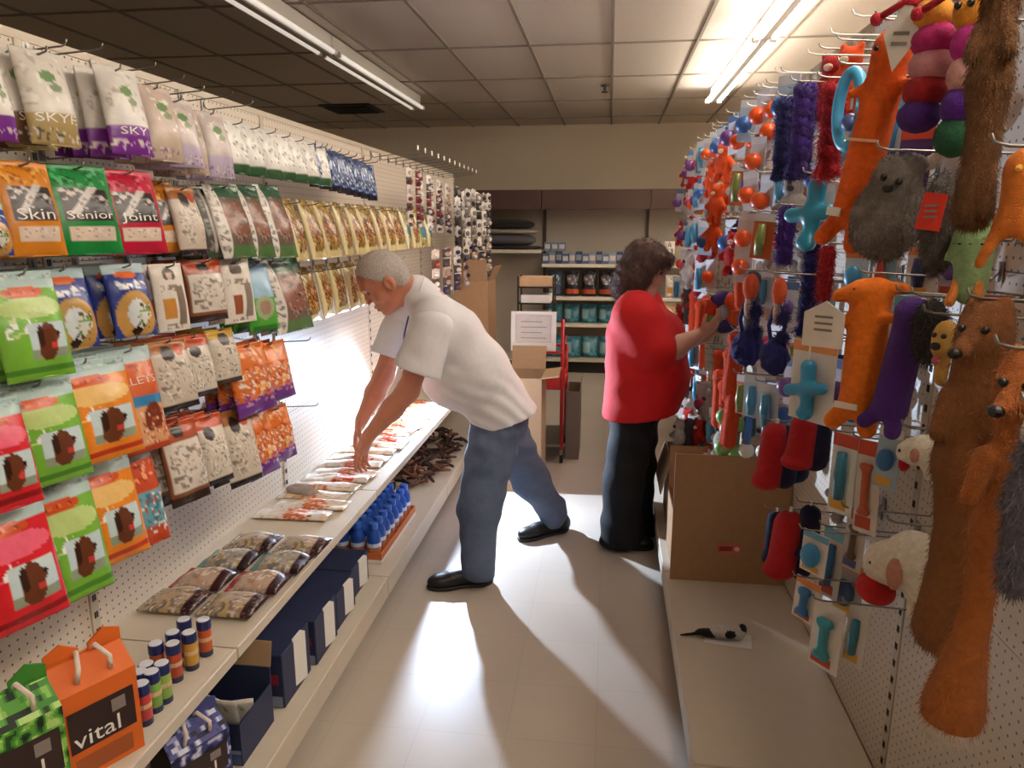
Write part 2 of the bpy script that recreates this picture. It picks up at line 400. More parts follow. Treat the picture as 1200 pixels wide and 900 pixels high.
for k, w in enumerate(('far end of the bright ceiling row above the toys', 'middle of the bright ceiling row above the toys', 'near part of the bright ceiling row above the toys', 'row above the toys, nearest behind the photographer')):
    strip(0.95, 7.62 - 2.44 * (k + 1) + 0.01, 7.62 - 2.44 * k - 0.01, M_TUBE, 'lit twin tube fluorescent strip, ' + w)
for k, w in enumerate(('far end of the dim row', 'middle of the dim row', 'near end of the dim row')):
    strip(-1.98, 7.66 - 2.44 * (k + 1) + 0.01, 7.66 - 2.44 * k - 0.01, M_TUBE0, 'grey dim fluorescent strip above the left shelving, ' + w)
for k, w in enumerate(('far', 'middle', 'near')):  # added row, out of view, brightens the back wall and right ceiling
    strip(3.35, 7.62 - 2.44 * (k + 1) + 0.01, 7.62 - 2.44 * k - 0.01, M_TUBE, 'added unseen lit fluorescent strip over the next aisle on the right, %s one' % w)
# air vent, sprinkler
p = atz(413, 127, CEIL)
t = thing('ceiling_vent', 'dark square air vent in the ceiling near the dim strip light', 'vent', (p[0], p[1], CEIL))
M_VENT = mat('vent_metal', '#3a312b', 0.6)
MB().box((-0.29, -0.29, -0.012), (0.29, 0.29, 0.004)).build('frame', M_VENT, t)
for k in range(6): MB().box((-0.24, -0.22 + 0.08 * k, -0.028), (0.24, -0.18 + 0.08 * k, -0.012)).build('louvre', M_DARK, t)
p = atz(709, 100, CEIL)
t = thing('sprinkler_head', 'small dark fire sprinkler head hanging from the ceiling panels', 'sprinkler', (p[0], p[1], CEIL))
MB().lathe([(0.04, 0), (0.04, -0.008), (0.012, -0.012), (0.012, -0.05)], 12).build('stem', M_VENT, t)
MB().lathe([(0.012, -0.052), (0.034, -0.058), (0.034, -0.064), (0.0, -0.064)], 12).build('deflector', M_VENT, t)

# ------------------------------------------------------------------ gondola shelving
M_UP = mat('upright_enamel', '#bdb09c', 0.4, metal=0.1, var=0.03)
M_SLOT = mat('upright_slot', '#2b241f', 0.8)
def gondola(name, label, x, side, top, ups, deckf, deckz, shelf=None):
    """x: board face, side: +1 when the aisle lies towards +X"""
    g = thing(name, label, 'shelving', (x, 0, 0))
    slot = MB()
    zz = deckz + 0.06
    while zz < top - 0.06: slot.box((-0.0015, -0.006, zz), (0.0015, -0.002, zz + 0.018)); slot.box((-0.0015, 0.002, zz), (0.0015, 0.006, zz + 0.018)); zz += 0.0508
    slotme = slot.mesh('slots', M_SLOT)
    for y in ups:
        u = MB().box((-0.05 if side > 0 else -0.004, y - 0.016, 0), (0.004 if side > 0 else 0.05, y + 0.016, top), bev=0.002).build('upright', M_UP, g)
        obj('slots', slotme, u, (side * 0.0045, y, 0))['kind'] = 'stuff'
    for a, b in zip(ups, ups[1:]):
        z0 = deckz
        while z0 < top - 0.01:
            z1 = min(z0 + 0.72, top - 0.002) if top - z0 - 0.72 > 0.1 else top - 0.002
            MB().box((-0.02 if side > 0 else 0, a + 0.017, z0 + 0.001), (0 if side > 0 else 0.02, b - 0.017, z1 - 0.001)).build('pegboard_panel', M_PEG, g)
            z0 = z1
        d = abs(deckf - x)
        xa, xb = (0.001, d) if side > 0 else (-d, -0.001)
        MB().box((xa, a + 0.002, deckz - 0.028), (xb, b - 0.002, deckz), bev=0.003).build('base_deck', M_BEIGE, g)
        f0, f1 = (d - 0.02, d - 0.002) if side > 0 else (-d + 0.002, -d + 0.02)
        MB().box((f0, a + 0.004, 0.075), (f1, b - 0.004, deckz - 0.029)).build('deck_fascia', M_BEIGE, g)
        k0, k1 = (d - 0.09, d - 0.07) if side > 0 else (-d + 0.07, -d + 0.09)
        MB().box((k0, a + 0.004, 0.0), (k1, b - 0.004, deckz - 0.03)).build('kick_plate', M_DARK, g)
        if shelf:
            sz, sf = shelf; s = abs(sf - x)
            sh = MB().box((0.002, a + 0.003, sz - 0.022), (s - 0.012, b - 0.003, sz)).build('shelf', M_BEIGE, g)
            MB().box((s - 0.0125, a + 0.003, sz - 0.034), (s, b - 0.003, sz + 0.002), bev=0.003).build('shelf_lip', M_BEIGE, sh)
            for yy in (a + 0.012, b - 0.018): MB().add([(0.004, yy, sz - 0.024), (s - 0.05, yy, sz - 0.024), (s - 0.05, yy, sz - 0.045), (0.004, yy, sz - 0.14)], [(0, 1, 2, 3)]).add([(0.004, yy + 0.004, sz - 0.024), (s - 0.05, yy + 0.004, sz - 0.024), (s - 0.05, yy + 0.004, sz - 0.045), (0.004, yy + 0.004, sz - 0.14)], [(3, 2, 1, 0)]).build('bracket', M_BEIGE, sh)
    a, b = ups[0], ups[-1]
    MB().box((-0.05 if side > 0 else 0.001, a, top - 0.001), (-0.001 if side > 0 else 0.05, b, top + 0.02)).build('top_rail', M_UP, g)
    bx = (-0.06, -0.04) if side > 0 else (0.04, 0.06)
    MB().box((bx[0], a, 0), (bx[1], b, top)).build('back_panel', M_BEIGE, g)
    return g
gondola('gondola_shelving', 'long beige pegboard shelving on the left hung with treat bags', LX, 1, LTOP, LUP, LDF, LDECK, (LSHELF, LSF))
gondola('gondola_shelving', 'beige pegboard shelving on the right hung with plush toys', RX, -1, RTOP, RUP, RDF, RDECK)

# back wall shelving
BP, BF = 8.95, 8.5
bk = thing('wall_shelving', 'beige back wall shelving with brown canopy across the end of the aisle', 'shelving', (0, BP, 0))
M_CAN = mat('brown_canopy', '#4c332a', 0.6, var=0.08)
M_BPANEL = mat('grey_back_panel', '#b1a798', 0.7, var=0.03)
BUP = [-3.22, -2.0, -0.78, 0.44, 1.66]
for x in BUP: MB().box((x - 0.016, -0.03, 0), (x + 0.016, 0.03, 2.10), bev=0.002).build('upright', mat('brown_upright', '#4b3a31', 0.5), bk)
for a, b in zip(BUP, BUP[1:]):
    MB().box((a + 0.017, 0, 0.1), (b - 0.017, 0.02, 2.1)).build('back_panel', M_BPANEL, bk)
    MB().box((a + 0.003, BF - 0.06 - BP, 1.885), (b - 0.003, BF - BP, 2.10), bev=0.004).build('canopy', M_CAN, bk)
    MB().box((a + 0.003, BF - BP + 0.001, 2.08), (b - 0.003, 0.04, 2.105)).build('canopy_top', M_CAN, bk)
    zs = [1.43] if b < -0.7 else [1.27, 0.89, 0.575]
    for z in zs:
        s = MB().box((a + 0.004, BF - BP + 0.012, z - 0.022), (b - 0.004, -0.001, z)).build('shelf', M_BEIGE, bk)
        MB().box((a + 0.004, BF - BP, z - 0.036), (b - 0.004, BF - BP + 0.0118, z + 0.003), bev=0.002).build('shelf_lip', mat('lip_enamel', '#e4dccd', 0.4), s)
    MB().box((a + 0.004, BF - BP - 0.08, 0.14), (b - 0.004, -0.001, 0.17)).build('base_deck', M_BEIGE, bk)
    MB().box((a + 0.004, BF - BP - 0.02, 0.0), (b - 0.004, BF - BP, 0.139)).build('kick_plate', M_DARK, bk)
# ------------------------------------------------------------------ printed bags
def hexrgb(c): c = c.lstrip('#'); return np.array([int(c[i:i + 2], 16) / 255 for i in (0, 2, 4)])
def vnoise(U, V, fu, fv, seed):
    rs = np.random.RandomState(seed); g = rs.rand(fu + 2, fv + 2); a, b = U * fu, V * fv; i, j = np.clip(a.astype(int), 0, fu), np.clip(b.astype(int), 0, fv)
    s, t = a - i, b - j; s, t = s * s * (3 - 2 * s), t * t * (3 - 2 * t)
    return (g[i, j] * (1 - s) + g[i + 1, j] * s) * (1 - t) + (g[i, j + 1] * (1 - s) + g[i + 1, j + 1] * s) * t
def paint(layers, U, V):
    C = np.zeros((len(U), 3))
    for l in layers:
        t = l[0]
        if t == 'fill': C[:] = hexrgb(l[1])
        elif t == 'r': m = (U >= l[1]) & (U <= l[2]) & (V >= l[3]) & (V <= l[4]); C[m] = hexrgb(l[5])
        elif t == 'e': m = ((U - l[1]) / l[3]) ** 2 + ((V - l[2]) / l[4]) ** 2 < 1; C[m] = hexrgb(l[5])
        elif t == 'd':   # diagonal streak through (u,v) with slope and width
            m = (np.abs((U - l[1]) - l[3] * (V - l[2])) < l[4]) & (V > l[5]) & (V < l[6]) & (U > 0.1) & (U < 0.9); C[m] = hexrgb(l[7])
        elif t == 'n':   # busy small print: region, probability, colours, seed
            m = (U >= l[1]) & (U <= l[2]) & (V >= l[3]) & (V <= l[4]); cs = np.array([hexrgb(c) for c in l[6]])
            if m.any():
                big = (l[2] - l[1]) * (l[4] - l[3]) > .5; fu, fv = (9, 13) if big else (15, 30)
                n1 = vnoise(U[m], V[m], fu, fv, l[7] * 7 + 1) + .35 * vnoise(U[m], V[m], 31, 41, l[7] + 90); n2 = vnoise(U[m], V[m], fu, fv, l[7] * 13 + 5); th = np.quantile(n1, 1 - min(l[5] * 1.25, .8)); q = n1 > th
                pick = np.clip((np.argsort(np.argsort(n2)) / max(len(n2), 1) * len(cs)).astype(int), 0, len(cs) - 1); sub = C[m]; sub[q] = cs[pick[q]]; C[m] = sub
    return C
def dog(cu, cv, s, c1='#6b3a22', c2='#3c2015'):
    return [('e', cu, cv + .10 * s, .15 * s, .13 * s, c1), ('e', cu + .02 * s, cv - .03 * s, .12 * s, .10 * s, c1), ('e', cu - .09 * s, cv, .05 * s, .11 * s, c2), ('e', cu + .13 * s, cv, .07 * s, .045 * s, c1),
            ('e', cu + .18 * s, cv - .015 * s, .03 * s, .022 * s, '#15100d'), ('e', cu + .10 * s, cv + .09 * s, .05 * s, .035 * s, '#d2433c')]
def chew(c, light, dark, hdr='#b9d3d0'):
    return [('fill', c), ('r', 0, 1, 0, .17, hdr), ('n', 0, 1, .03, .08, .35, ['#8fa9a8', '#d9e6e2'], 3), ('e', .5, .34, .47, .10, light), ('e', .45, .20, .3, .055, '#d2521f'), ('n', .2, .7, .18, .22, .35, ['#8e2b14', '#e6792e'], 5),
            ('n', .08, .5, .38, .62, .25, [light, '#ffffff'], 8), ('r', .36, .93, .50, .82, '#cfe3e6'), ('r', .36, .93, .74, .82, '#93a08a')] + dog(.60, .62, .95) + [('r', 0, 1, .88, .94, dark)]
D = {}
D['green_chew'] = chew('#79b93c', '#c4dd8a', '#4d8a2c')
D['orange_chew'] = chew('#e88a25', '#f4c87a', '#c23a1c')
D['red_chew'] = chew('#d8222c', '#f0677f', '#8e1418')
def skin(c, dk, lt): return [('fill', c), ('n', .1, .9, .05, .26, .30, [dk, lt], 2), ('r', .14, .86, .28, .64, '#2c1f1d'), ('d', .45, .42, -1.2, .07, .26, .56, '#d8d2cc'), ('n', .14, .86, .28, .50, .18, ['#cfc7c0', '#8f8680'], 4), ('r', .17, .85, .70, .85, '#e8d4c2'), ('n', .2, .82, .73, .82, .25, ['#b99f8c', '#f4e9de'], 6), ('r', 0, .05, .1, 1, lt)]
D['orange_skin'] = skin('#d8861f', '#a85c12', '#f0b45a')
D['green_senior'] = skin('#178a3e', '#0c5a26', '#5cc07a')
D['red_joint'] = skin('#c2173a', '#7c0d24', '#e8687e')
D['blue_pic'] = [('fill', '#2b3f95'), ('r', 0, 1, 0, .15, '#bcd6da'), ('e', .45, .16, .28, .05, '#d8672c'), ('n', .15, .9, .24, .36, .4, ['#ffffff', '#c9d2ee'], 4), ('e', .5, .72, .46, .34, '#c79a55'), ('e', .5, .70, .24, .2, '#dfe7ea'), ('n', .45, .8, .55, .9, .4, ['#5b4a33', '#7fa04a', '#e8e2d4'], 6), ('e', .45, .93, .12, .06, '#2d1d15')]
D['fillets'] = [('fill', '#d9622c'), ('r', 0, 1, 0, .13, '#bcd3d4'), ('n', .1, .9, .16, .30, .3, ['#f0a070', '#b83c16'], 4), ('r', 0, 1, .46, .56, '#3b87bb'), ('r', 0, 1, .56, .95, '#e2a878'), ('e', .7, .68, .2, .14, '#7c3a22'), ('n', 0, 1, .6, .95, .25, ['#c7683c', '#f2d4b4', '#a33c20'], 7), ('r', 0, 1, .93, 1, '#c4451f')]
D['fillets_blue'] = [('fill', '#c84f2c'), ('r', 0, 1, 0, .12, '#bcd3d4'), ('n', .1, .9, .14, .34, .3, ['#f0a070', '#8d2c12'], 4), ('r', 0, 1, .44, .82, '#6fa9b4'), ('n', 0, 1, .46, .9, .3, ['#dfe9ea', '#b8523a', '#3d7f96'], 7), ('r', 0, 1, .9, 1, '#c4451f')]
def silver(bot, lt='#d9d3c8', txt='#5c5148', seed=1): return [('fill', lt), ('n', 0, 1, .05, .6, .12, ['#bdb5a8', '#ebe6dd'], seed), ('e', .5, .3, .16, .06, '#6f8e5c'), ('e', .6, .42, .12, .05, '#8c9a78'), ('r', 0, 1, .68, 1, bot), ('n', 0, 1, .84, .97, .25, ['#e2d8cc', txt], seed + 2)]
D['silver_brown'] = silver('#6a4a2c'); D['silver_gold'] = silver('#b09a66', seed=4); D['silver_purple'] = silver('#7c3196', '#e0dbd4', '#d9b8e2', 6); D['silver_tan'] = silver('#c8b7a2', '#c9b4a6', '#a8789a', 9)
D['silver_lilac'] = silver('#c3b4cc', '#cfc2bd', '#8d74b4', 12)
D['white_green'] = [('fill', '#e2dfd8'), ('n', 0, 1, .05, .7, .25, ['#b9b3aa', '#6b6a66', '#f6f4ee'], 3), ('r', 0, 1, .8, 1, '#2f5a34')]
D['blue_small'] = [('fill', '#27406f'), ('n', 0, 1, .1, .9, .3, ['#6f8fc4', '#151f3a', '#c9d4e6'], 3), ('r', 0, 1, .85, 1, '#141a2c')]
D['white_stripe'] = [('fill', '#6b5a4c'), ('r', 0, 1, 0, .18, '#2f5a40'), ('e', .55, .5, .4, .25, '#8a5a48'), ('r', 0, .22, 0, 1, '#e6e1d8'), ('n', 0.02, .2, .05, 1, .3, ['#6f675e', '#b4ada2'], 4), ('r', .22, 1, .84, 1, '#4f7a45'), ('n', .3, 1, .2, .8, .15, ['#a98e7c', '#3d3a30'], 9)]
D['clear_dark'] = [('fill', '#4b463f'), ('n', 0, 1, 0, 1, .25, ['#8b857b', '#26231f', '#5f6a54'], 4), ('r', .2, .32, 0, 1, '#bfb9b0'), ('r', 0, 1, .9, 1, '#35553a')]
D['gold'] = [('fill', '#94722e'), ('n', 0, 1, 0, 1, .35, ['#d8c080', '#6a341a', '#b89a48', '#4a3818', '#e2d4a8'], 4), ('n', .15, .9, .3, .75, .5, ['#8e2f1c', '#5d3a1c', '#c9a04a', '#3d2c18', '#b8502c'], 9), ('r', 0, 1, .88, 1, '#d8c68a'), ('r', 0, .12, 0, 1, '#e6d6a0')]
D['gold_green'] = [('fill', '#a8a04e'), ('n', 0, 1, 0, 1, .35, ['#e6dca8', '#4d6b3a', '#c94f2a', '#efe9d2'], 5), ('r', 0, .12, 0, 1, '#e6e0b8'), ('e', .5, .6, .3, .18, '#4b7f8a')]
D['white_card'] = [('fill', '#ece4d8'), ('e', .5, .16, .2, .09, '#5a4a42'), ('e', .5, .18, .1, .05, '#d9c4b0'), ('n', .2, .8, .32, .42, .4, ['#9a8a7c'], 2), ('r', .18, .55, .52, .82, '#c98a3c'), ('r', .62, .85, .35, .9, '#8a7a6c'), ('n', .2, .7, .88, .95, .35, ['#9a8a7c'], 3)]
D['white_card2'] = [('fill', '#ece4d8'), ('e', .5, .16, .2, .09, '#5a4a42'), ('n', .2, .8, .32, .42, .4, ['#9a8a7c'], 2), ('r', .28, .55, .55, .85, '#9a5530'), ('r', .66, .88, .4, .9, '#8d8177'), ('n', .2, .7, .9, .96, .35, ['#9a8a7c'], 3)]
D['cream_text'] = [('fill', '#8a5536'), ('r', 0, 1, 0, .22, '#b04a24'), ('e', .45, .12, .15, .08, '#2c2424'), ('r', .06, .94, .24, .84, '#e3dacd'), ('n', .1, .9, .28, .80, .28, ['#8d8278', '#c4b8aa'], 5), ('r', 0, 1, .88, 1, '#3a261d')]
D['cream_clear'] = [('fill', '#d9cdbb'), ('r', 0, 1, 0, .2, '#a86a38'), ('e', .4, .2, .16, .12, '#3b2c28'), ('e', .7, .17, .12, .08, '#c4432a'), ('n', .08, .92, .3, .85, .25, ['#8f8478', '#f2ece2', '#b9ad9e'], 5), ('r', 0, 1, .92, 1, '#2d221f')]
D['cream_yellow'] = [('fill', '#ddd2c0'), ('r', 0, 1, 0, .18, '#c9a23c'), ('e', .5, .2, .2, .12, '#43312b'), ('n', .08, .92, .3, .85, .25, ['#8f8478', '#f2ece2', '#c9bda8'], 8), ('r', 0, 1, .92, 1, '#4a3a2c')]
D['cream_red'] = [('fill', '#e0d5c4'), ('r', 0, 1, 0, .2, '#c24f2c'), ('e', .42, .26, .18, .10, '#34272a'), ('n', .08, .92, .34, .85, .25, ['#8f8478', '#f6f0e6', '#b4a99c'], 11), ('r', 0, 1, .9, 1, '#2a1f26')]
D['orange_purple'] = [('fill', '#d9702c'), ('n', 0, 1, .05, .75, .30, ['#f2b060', '#b8481c', '#e88c54'], 5), ('n', .1, .9, .40, .72, .35, ['#f0dcc8', '#c47a70'], 6), ('r', 0, 1, .78, 1, '#6a3489'), ('n', 0, 1, .7, .85, .4, ['#7c3c94', '#c48ab0'], 8)]
D['greenblue'] = [('fill', '#9dc3dd'), ('r', 0, 1, .52, 1, '#4fae3c'), ('e', .5, .66, .32, .17, '#a3b58a'), ('e', .5, .66, .2, .11, '#a88a72'), ('r', .1, .9, .92, 1, '#2f7a2c')]
D['rawhide'] = [('fill', '#e6dccf'), ('r', 0, 1, 0, .2, '#efe8de'), ('r', 0, 1, .42, .72, '#cf6a3c'), ('n', 0, 1, .4, .8, .35, ['#e2a07a', '#b23f24', '#f0e2d2'], 4), ('n', 0, 1, .05, .4, .15, ['#c9b49c', '#ffffff'], 5), ('r', 0, 1, .9, 1, '#d8c2aa')]
D['rawhide_red'] = [('fill', '#e8ded2'), ('r', 0, 1, .5, .8, '#c23a28'), ('n', 0, 1, .45, .85, .3, ['#e8b49a', '#d87a4c', '#f4eadc'], 6), ('n', 0, 1, .05, .4, .15, ['#c9b49c', '#ffffff'], 7)]
D['rawhide_tan'] = [('fill', '#e2d4c0'), ('r', 0, 1, .1, .5, '#cfae86'), ('n', 0, 1, .1, .9, .25, ['#b98a5c', '#f2e8da', '#c9653c'], 8)]
D['food_pack'] = [('fill', '#b39c84'), ('n', 0, 1, 0, .8, .4, ['#8d7a68', '#d9cbb8', '#6d6a66', '#c4a878'], 4), ('r', 0, 1, .82, 1, '#3a1d1c'), ('n', 0, 1, .84, 1, .25, ['#7c5a52', '#1c1012'], 6)]
D['food_pack_red'] = [('fill', '#bda490'), ('r', 0, 1, 0, .14, '#a8322c'), ('n', 0, 1, .1, .8, .4, ['#a08472', '#e2d2c2', '#c98a70'], 5), ('r', 0, 1, .82, 1, '#3a1d1c')]
D['food_pack_teal'] = [('fill', '#a39a8c'), ('r', 0, 1, 0, .14, '#5f9a94'), ('n', 0, 1, .1, .8, .4, ['#7c7a74', '#d4ccbe', '#b49a6a'], 6), ('r', 0, 1, .82, 1, '#2c1a1e')]
D['pet_food'] = [('fill', '#1d1d24'), ('e', .5, .35, .34, .2, '#6f6a72'), ('n', .15, .85, .18, .55, .4, ['#c9c4c0', '#8a4a40', '#3c4a6a'], 4), ('r', 0, 1, .72, .92, '#b4502c')]
D['pet_food_blue'] = [('fill', '#2a3c58'), ('e', .5, .35, .34, .2, '#6fa0b8'), ('n', .15, .85, .18, .6, .4, ['#c9d4dc', '#3d7a9c', '#22304a'], 4), ('r', .1, .4, .5, .9, '#c9c2b4')]
D['teal_pack'] = [('fill', '#2d7488'), ('n', 0, 1, 0, 1, .3, ['#1c4f66', '#5fa4b4', '#2a8aa4'], 4), ('r', .1, .45, .3, .8, '#8fb9c0')]

def bag_fn(w, h, T, stand=False, seed=0):
    rnd = random.Random(seed); ph = [rnd.uniform(0, 6.28) for _ in range(6)]
    def depth(x, z):
        uu = min(1.0, abs(2 * x / w)); v = min(1.0, max(0.0, -z / h))
        e = max(0.0, 1 - uu ** 2.6) ** 0.7
        if stand: p = math.sin(min(1.0, max(0.0, (v - 0.09) / 0.72)) * PI / 2) ** 0.9 * (1.0 if v < 0.93 else max(0.0, 1 - ((v - 0.93) / 0.07) ** 2) ** 0.5)
        else: p = max(0.0, math.sin(PI * min(1.0, max(0.0, (v - 0.07) / 0.93)))) ** 0.65
        cr = 0.0022 * (math.sin(38 * x + 21 * z + ph[0]) + math.sin(-27 * x + 44 * z + ph[1]) + 0.7 * math.sin(70 * x + 10 * z + ph[2])) * e
        return -(T * e * p) + cr
    return depth
_bagcache = {}
def bag_mesh(name, design, w, h, T, nu=16, nv=22, stand=False, seed=0, mt=None):
    key = (name, design, round(w, 3), round(h, 3), T, nu, nv, stand, seed)
    if key in _bagcache: return _bagcache[key]
    d = bag_fn(w, h, T, stand, seed)
    us = np.linspace(-0.5, 0.5, nu + 1); vs = np.linspace(0, 1, nv + 1); verts = []; faces = []; uv = []
    for side in (0, 1):
        for v in vs:
            pinch = 1 - 0.035 * math.sin(PI * v)
            for u in us:
                x, z = u * w * pinch, -v * h; dd = d(x, z)
                verts.append((x, dd - 0.0008 if side == 0 else -0.45 * dd + 0.0008, z))
        o = side * (nu + 1) * (nv + 1)
        for j in range(nv):
            for i in range(nu):
                a = o + j * (nu + 1) + i; q = (a, a + nu + 1, a + nu + 2, a + 1)
                faces.append(q if side == 0 else q[::-1]); uv.append(((i + .5) / nu, (j + .5) / nv))
    n = (nu + 1) * (nv + 1); row = nu + 1      # close the rim
    rim = [(0, j, 0) for j in range(nv)]
    for j in range(nv):
        a = j * row; faces.append((a, a + n, a + n + row, a + row)); uv.append((0.01, (j + .5) / nv))
        a = j * row + nu; faces.append((a, a + row, a + n + row, a + n)); uv.append((.99, (j + .5) / nv))
    for i in range(nu):
        a = i; faces.append((a, a + 1, a + n + 1, a + n)); uv.append(((i + .5) / nu, .01))
        a = nv * row + i; faces.append((a, a + n, a + n + 1, a + 1)); uv.append(((i + .5) / nu, .99))
    ug, vg = np.meshgrid((us + .5) * .998 + .001, vs * .998 + .001); uvp = np.stack([ug.ravel(), vg.ravel()], axis=1); uvp = np.concatenate([uvp, uvp]); cols = paint(D[design], uvp[:, 0], uvp[:, 1])
    me = bpy.data.meshes.new(name); me.from_pydata(verts, [], faces); me.materials.append(mt or M_FILM)
    me.polygons.foreach_set('use_smooth', [True] * len(faces)); set_point_cols(me, cols); me.update()
    _bagcache[key] = me
    return me
# ------------------------------------------------------------------ peg hooks
_hk = {}
def hook(y, z, x0, x1, label, group, tagged=False, mt=None, rise=0.012):
    """wire hook from a board at x0 to its tip at x1"""
    s = 1 if x1 > x0 else -1; L_ = round(abs(x1 - x0) / 0.02) * 0.02; key = (s, round(L_, 2), rise, mt)
    if key not in _hk:
        _hk[key] = (MB().tube([(0, 0, 0.03), (s * 0.004, 0, 0.012), (s * 0.016, 0, 0), (s * L_ * 0.93, 0, rise), (s * L_ * 0.985, 0, rise + 0.005), (s * L_, 0, rise + 0.015)], 0.0024, 5).mesh('peg_hook', mt or M_WIRE, True),
                    MB().box((s * 0.0005 - 0.0015, -0.012, -0.006), (s * 0.0005 + 0.0015, 0.012, 0.036), bev=0.001).mesh('hook_plate', mt or M_WIRE))
    o = tag(obj('peg_hook', _hk[key][0], None, (x0 + s * 0.0025, y, z)), label, 'hook', group)
    obj('hook_plate', _hk[key][1], o)
    if tagged:
        tm = _hk.setdefault('tag', MB().box((-0.002, -0.014, -0.012), (0.002, 0.014, 0.014)).mesh('price_tag', M_WHITE))
        obj('price_tag', tm, o, (s * L_, 0, rise + 0.02))
    return o
HL = 'thin wire peg hook holding bags on the left pegboard'
HG = 'wire hooks of the left pegboard'
def short(l, n=16): return ' '.join(l.replace(',', '').split()[:n])
def bagpx(design, u0, u1, v0, v1, label, cat='bag', x=-1.16, yaw=18, tilt=11, T=0.026, nu=30, nv=40, stand=False, seed=0, text=None, group=None, name='treat_bag', hk=True, roll=0, stack=2):
    uc, vm = (u0 + u1) / 2, (v0 + v1) / 2
    c = atx(uc, vm, x); top = atx(uc, v0, x); bot = atx(uc, v1, x); h = (top[2] - bot[2]) / math.cos(R_(tilt)) * 0.97
    th = R_(90 - yaw); tv = np.array([math.cos(th), math.sin(th), 0])
    a = proj(c - tv * 0.05); b = proj(c + tv * 0.05); w = (u1 - u0) / max((b[0] - a[0]) / 0.1, 1); w = min(w, 0.95 * h)
    me = bag_mesh(name, design, w, h, T, nu, nv, stand, seed)
    lean = h * math.sin(R_(tilt)) / 2
    o = tag(obj(name, me, None, (x - lean * math.sin(th), c[1] + lean * math.cos(th), top[2]), (R_(-tilt), R_(roll), th)), label, cat, group)
    if text:
        fn = bag_fn(w, h, T, stand, seed)
        for (body, size, ox, oz, col, fit) in text:
            obj('lettering', text_mesh(body, size * h, cmat(col, 0.5, tag='ink'), fn, ox * w, -oz * h, bold=0.0, fitw=fit * w if fit else None), o)
    if hk: hook(o.location.y, o.location.z - 0.02, LX, max(o.location.x + 0.02, -1.24), short('wire peg hook carrying the ' + label), HG)
    if stack:
        for q in range(stack):
            b = o.copy(); COL.objects.link(b); b.location = (o.location.x - .05 * (q + 1), o.location.y + .006 * (q + 1), o.location.z - .002); b.rotation_euler = (R_(-tilt * .6), R_(roll), th + R_(2 + 2 * q)); b['label'] = short(('bag just behind the ' if q == 0 else 'last bag behind the ') + label)
    return o

# ---- left board, big bags near the camera
W_ = '#f4efe8'
bagpx('silver_purple', -26, 12, 78, 168, 'silver treat bag with purple base cut off by the left picture edge', x=-1.14)
bagpx('silver_brown', -6, 42, 58, 172, 'silver treat bag with brown base and white SKY lettering', x=-1.17, text=[('SKY', .13, .1, .74, W_, .6)])
bagpx('silver_gold', 24, 84, 60, 174, 'silver treat bag with gold base, front one of the top row', x=-1.12, text=[('SKYE', .13, 0, .74, W_, .8)])
bagpx('silver_purple', 98, 132, 83, 183, 'grey treat bag with deep purple base behind a silver one', x=-1.20, seed=3, text=[('SKY', .10, .1, .75, W_, .5)])
bagpx('silver_purple', 120, 170, 80, 185, 'white and purple treat bag with SKY lettering, left of the tan ones', x=-1.13, seed=2, text=[('SKY', .12, 0, .75, W_, .6)])
bagpx('silver_tan', 167, 208, 102, 192, 'tan printed treat bag beside the purple based one, top row', x=-1.13)
bagpx('silver_lilac', 190, 232, 116, 199, 'lilac tinted treat bag in front of the tan bags, top row', x=-1.12, seed=4)
bagpx('silver_tan', 212, 238, 128, 207, 'tan narrow treat bag right of the lilac tinted one', x=-1.13, seed=5)
bagpx('silver_lilac', 237, 268, 132, 211, 'lone pale lilac treat bag at the right of the tan top bags', x=-1.13, seed=6)
bagpx('blue_pic', -40, 10, 238, 302, 'blue treat bag cut by the left edge beside the orange Skin bag', x=-1.14)
bagpx('orange_skin', -2, 68, 190, 304, 'orange treat bag with white Skin lettering on a dark panel', x=-1.14, nu=40, nv=52, text=[('Skin', .17, 0, .58, W_, .6)])
bagpx('green_senior', 57, 136, 194, 302, 'green treat bag with white Senior lettering on a dark panel', x=-1.14, nu=40, nv=52, text=[('Senior', .13, 0, .58, W_, .66)])
bagpx('red_joint', 122, 188, 200, 301, 'red treat bag with white Joint lettering on a dark panel', x=-1.14, nu=40, nv=52, text=[('Joint', .14, 0, .58, W_, .6)])
bagpx('orange_skin', 176, 208, 212, 299, 'orange treat bag half hidden behind the red Joint bag', x=-1.19)
bagpx('cream_clear', 203, 235, 220, 302, 'white and grey treat bag right of the half hidden orange one', x=-1.15, yaw=10)
bagpx('clear_dark', 235, 262, 222, 306, 'dark clear bag with a thin pale edge, left of the white striped bags', x=-1.16, yaw=6)
for i, (a, b, l) in enumerate(((250, 290, 'nearest'), (283, 312, 'middle'), (308, 338, 'farthest'))):
    bagpx('white_stripe', a, b, 217, 305, '%s of three upper bags with a white printed stripe down the side' % l, x=-1.13, yaw=8, tilt=15, seed=i)
for i in range(13):
    t_ = i / 12; y = 2.62 + 2.0 * t_; u, _ = proj((-1.14, y, 1.7))
    o = tag(obj('treat_bag', bag_mesh('treat_bag', 'gold' if i not in (9, 11, 12) else 'gold_green', .14, .235, .022, 20, 28, seed=i % 3), None, (-1.19, y, 1.80), (R_(-14), 0, R_(95 - (i % 3) * 6))), 'gold printed treat bag, %s from the near end of the upper gold row' % ORD[i] if i not in (9, 11, 12) else 'gold and green treat bag, %s from the near end of the upper gold row' % ORD[i], 'bag', 'gold bags of the upper row')
    if i in (9, 11, 12): o['group'] = 'gold and green bags of the upper row'
    hook(y, 1.77, LX, -1.13, 'wire peg hook of the upper gold row, %s from the near end' % ORD[i], HG)
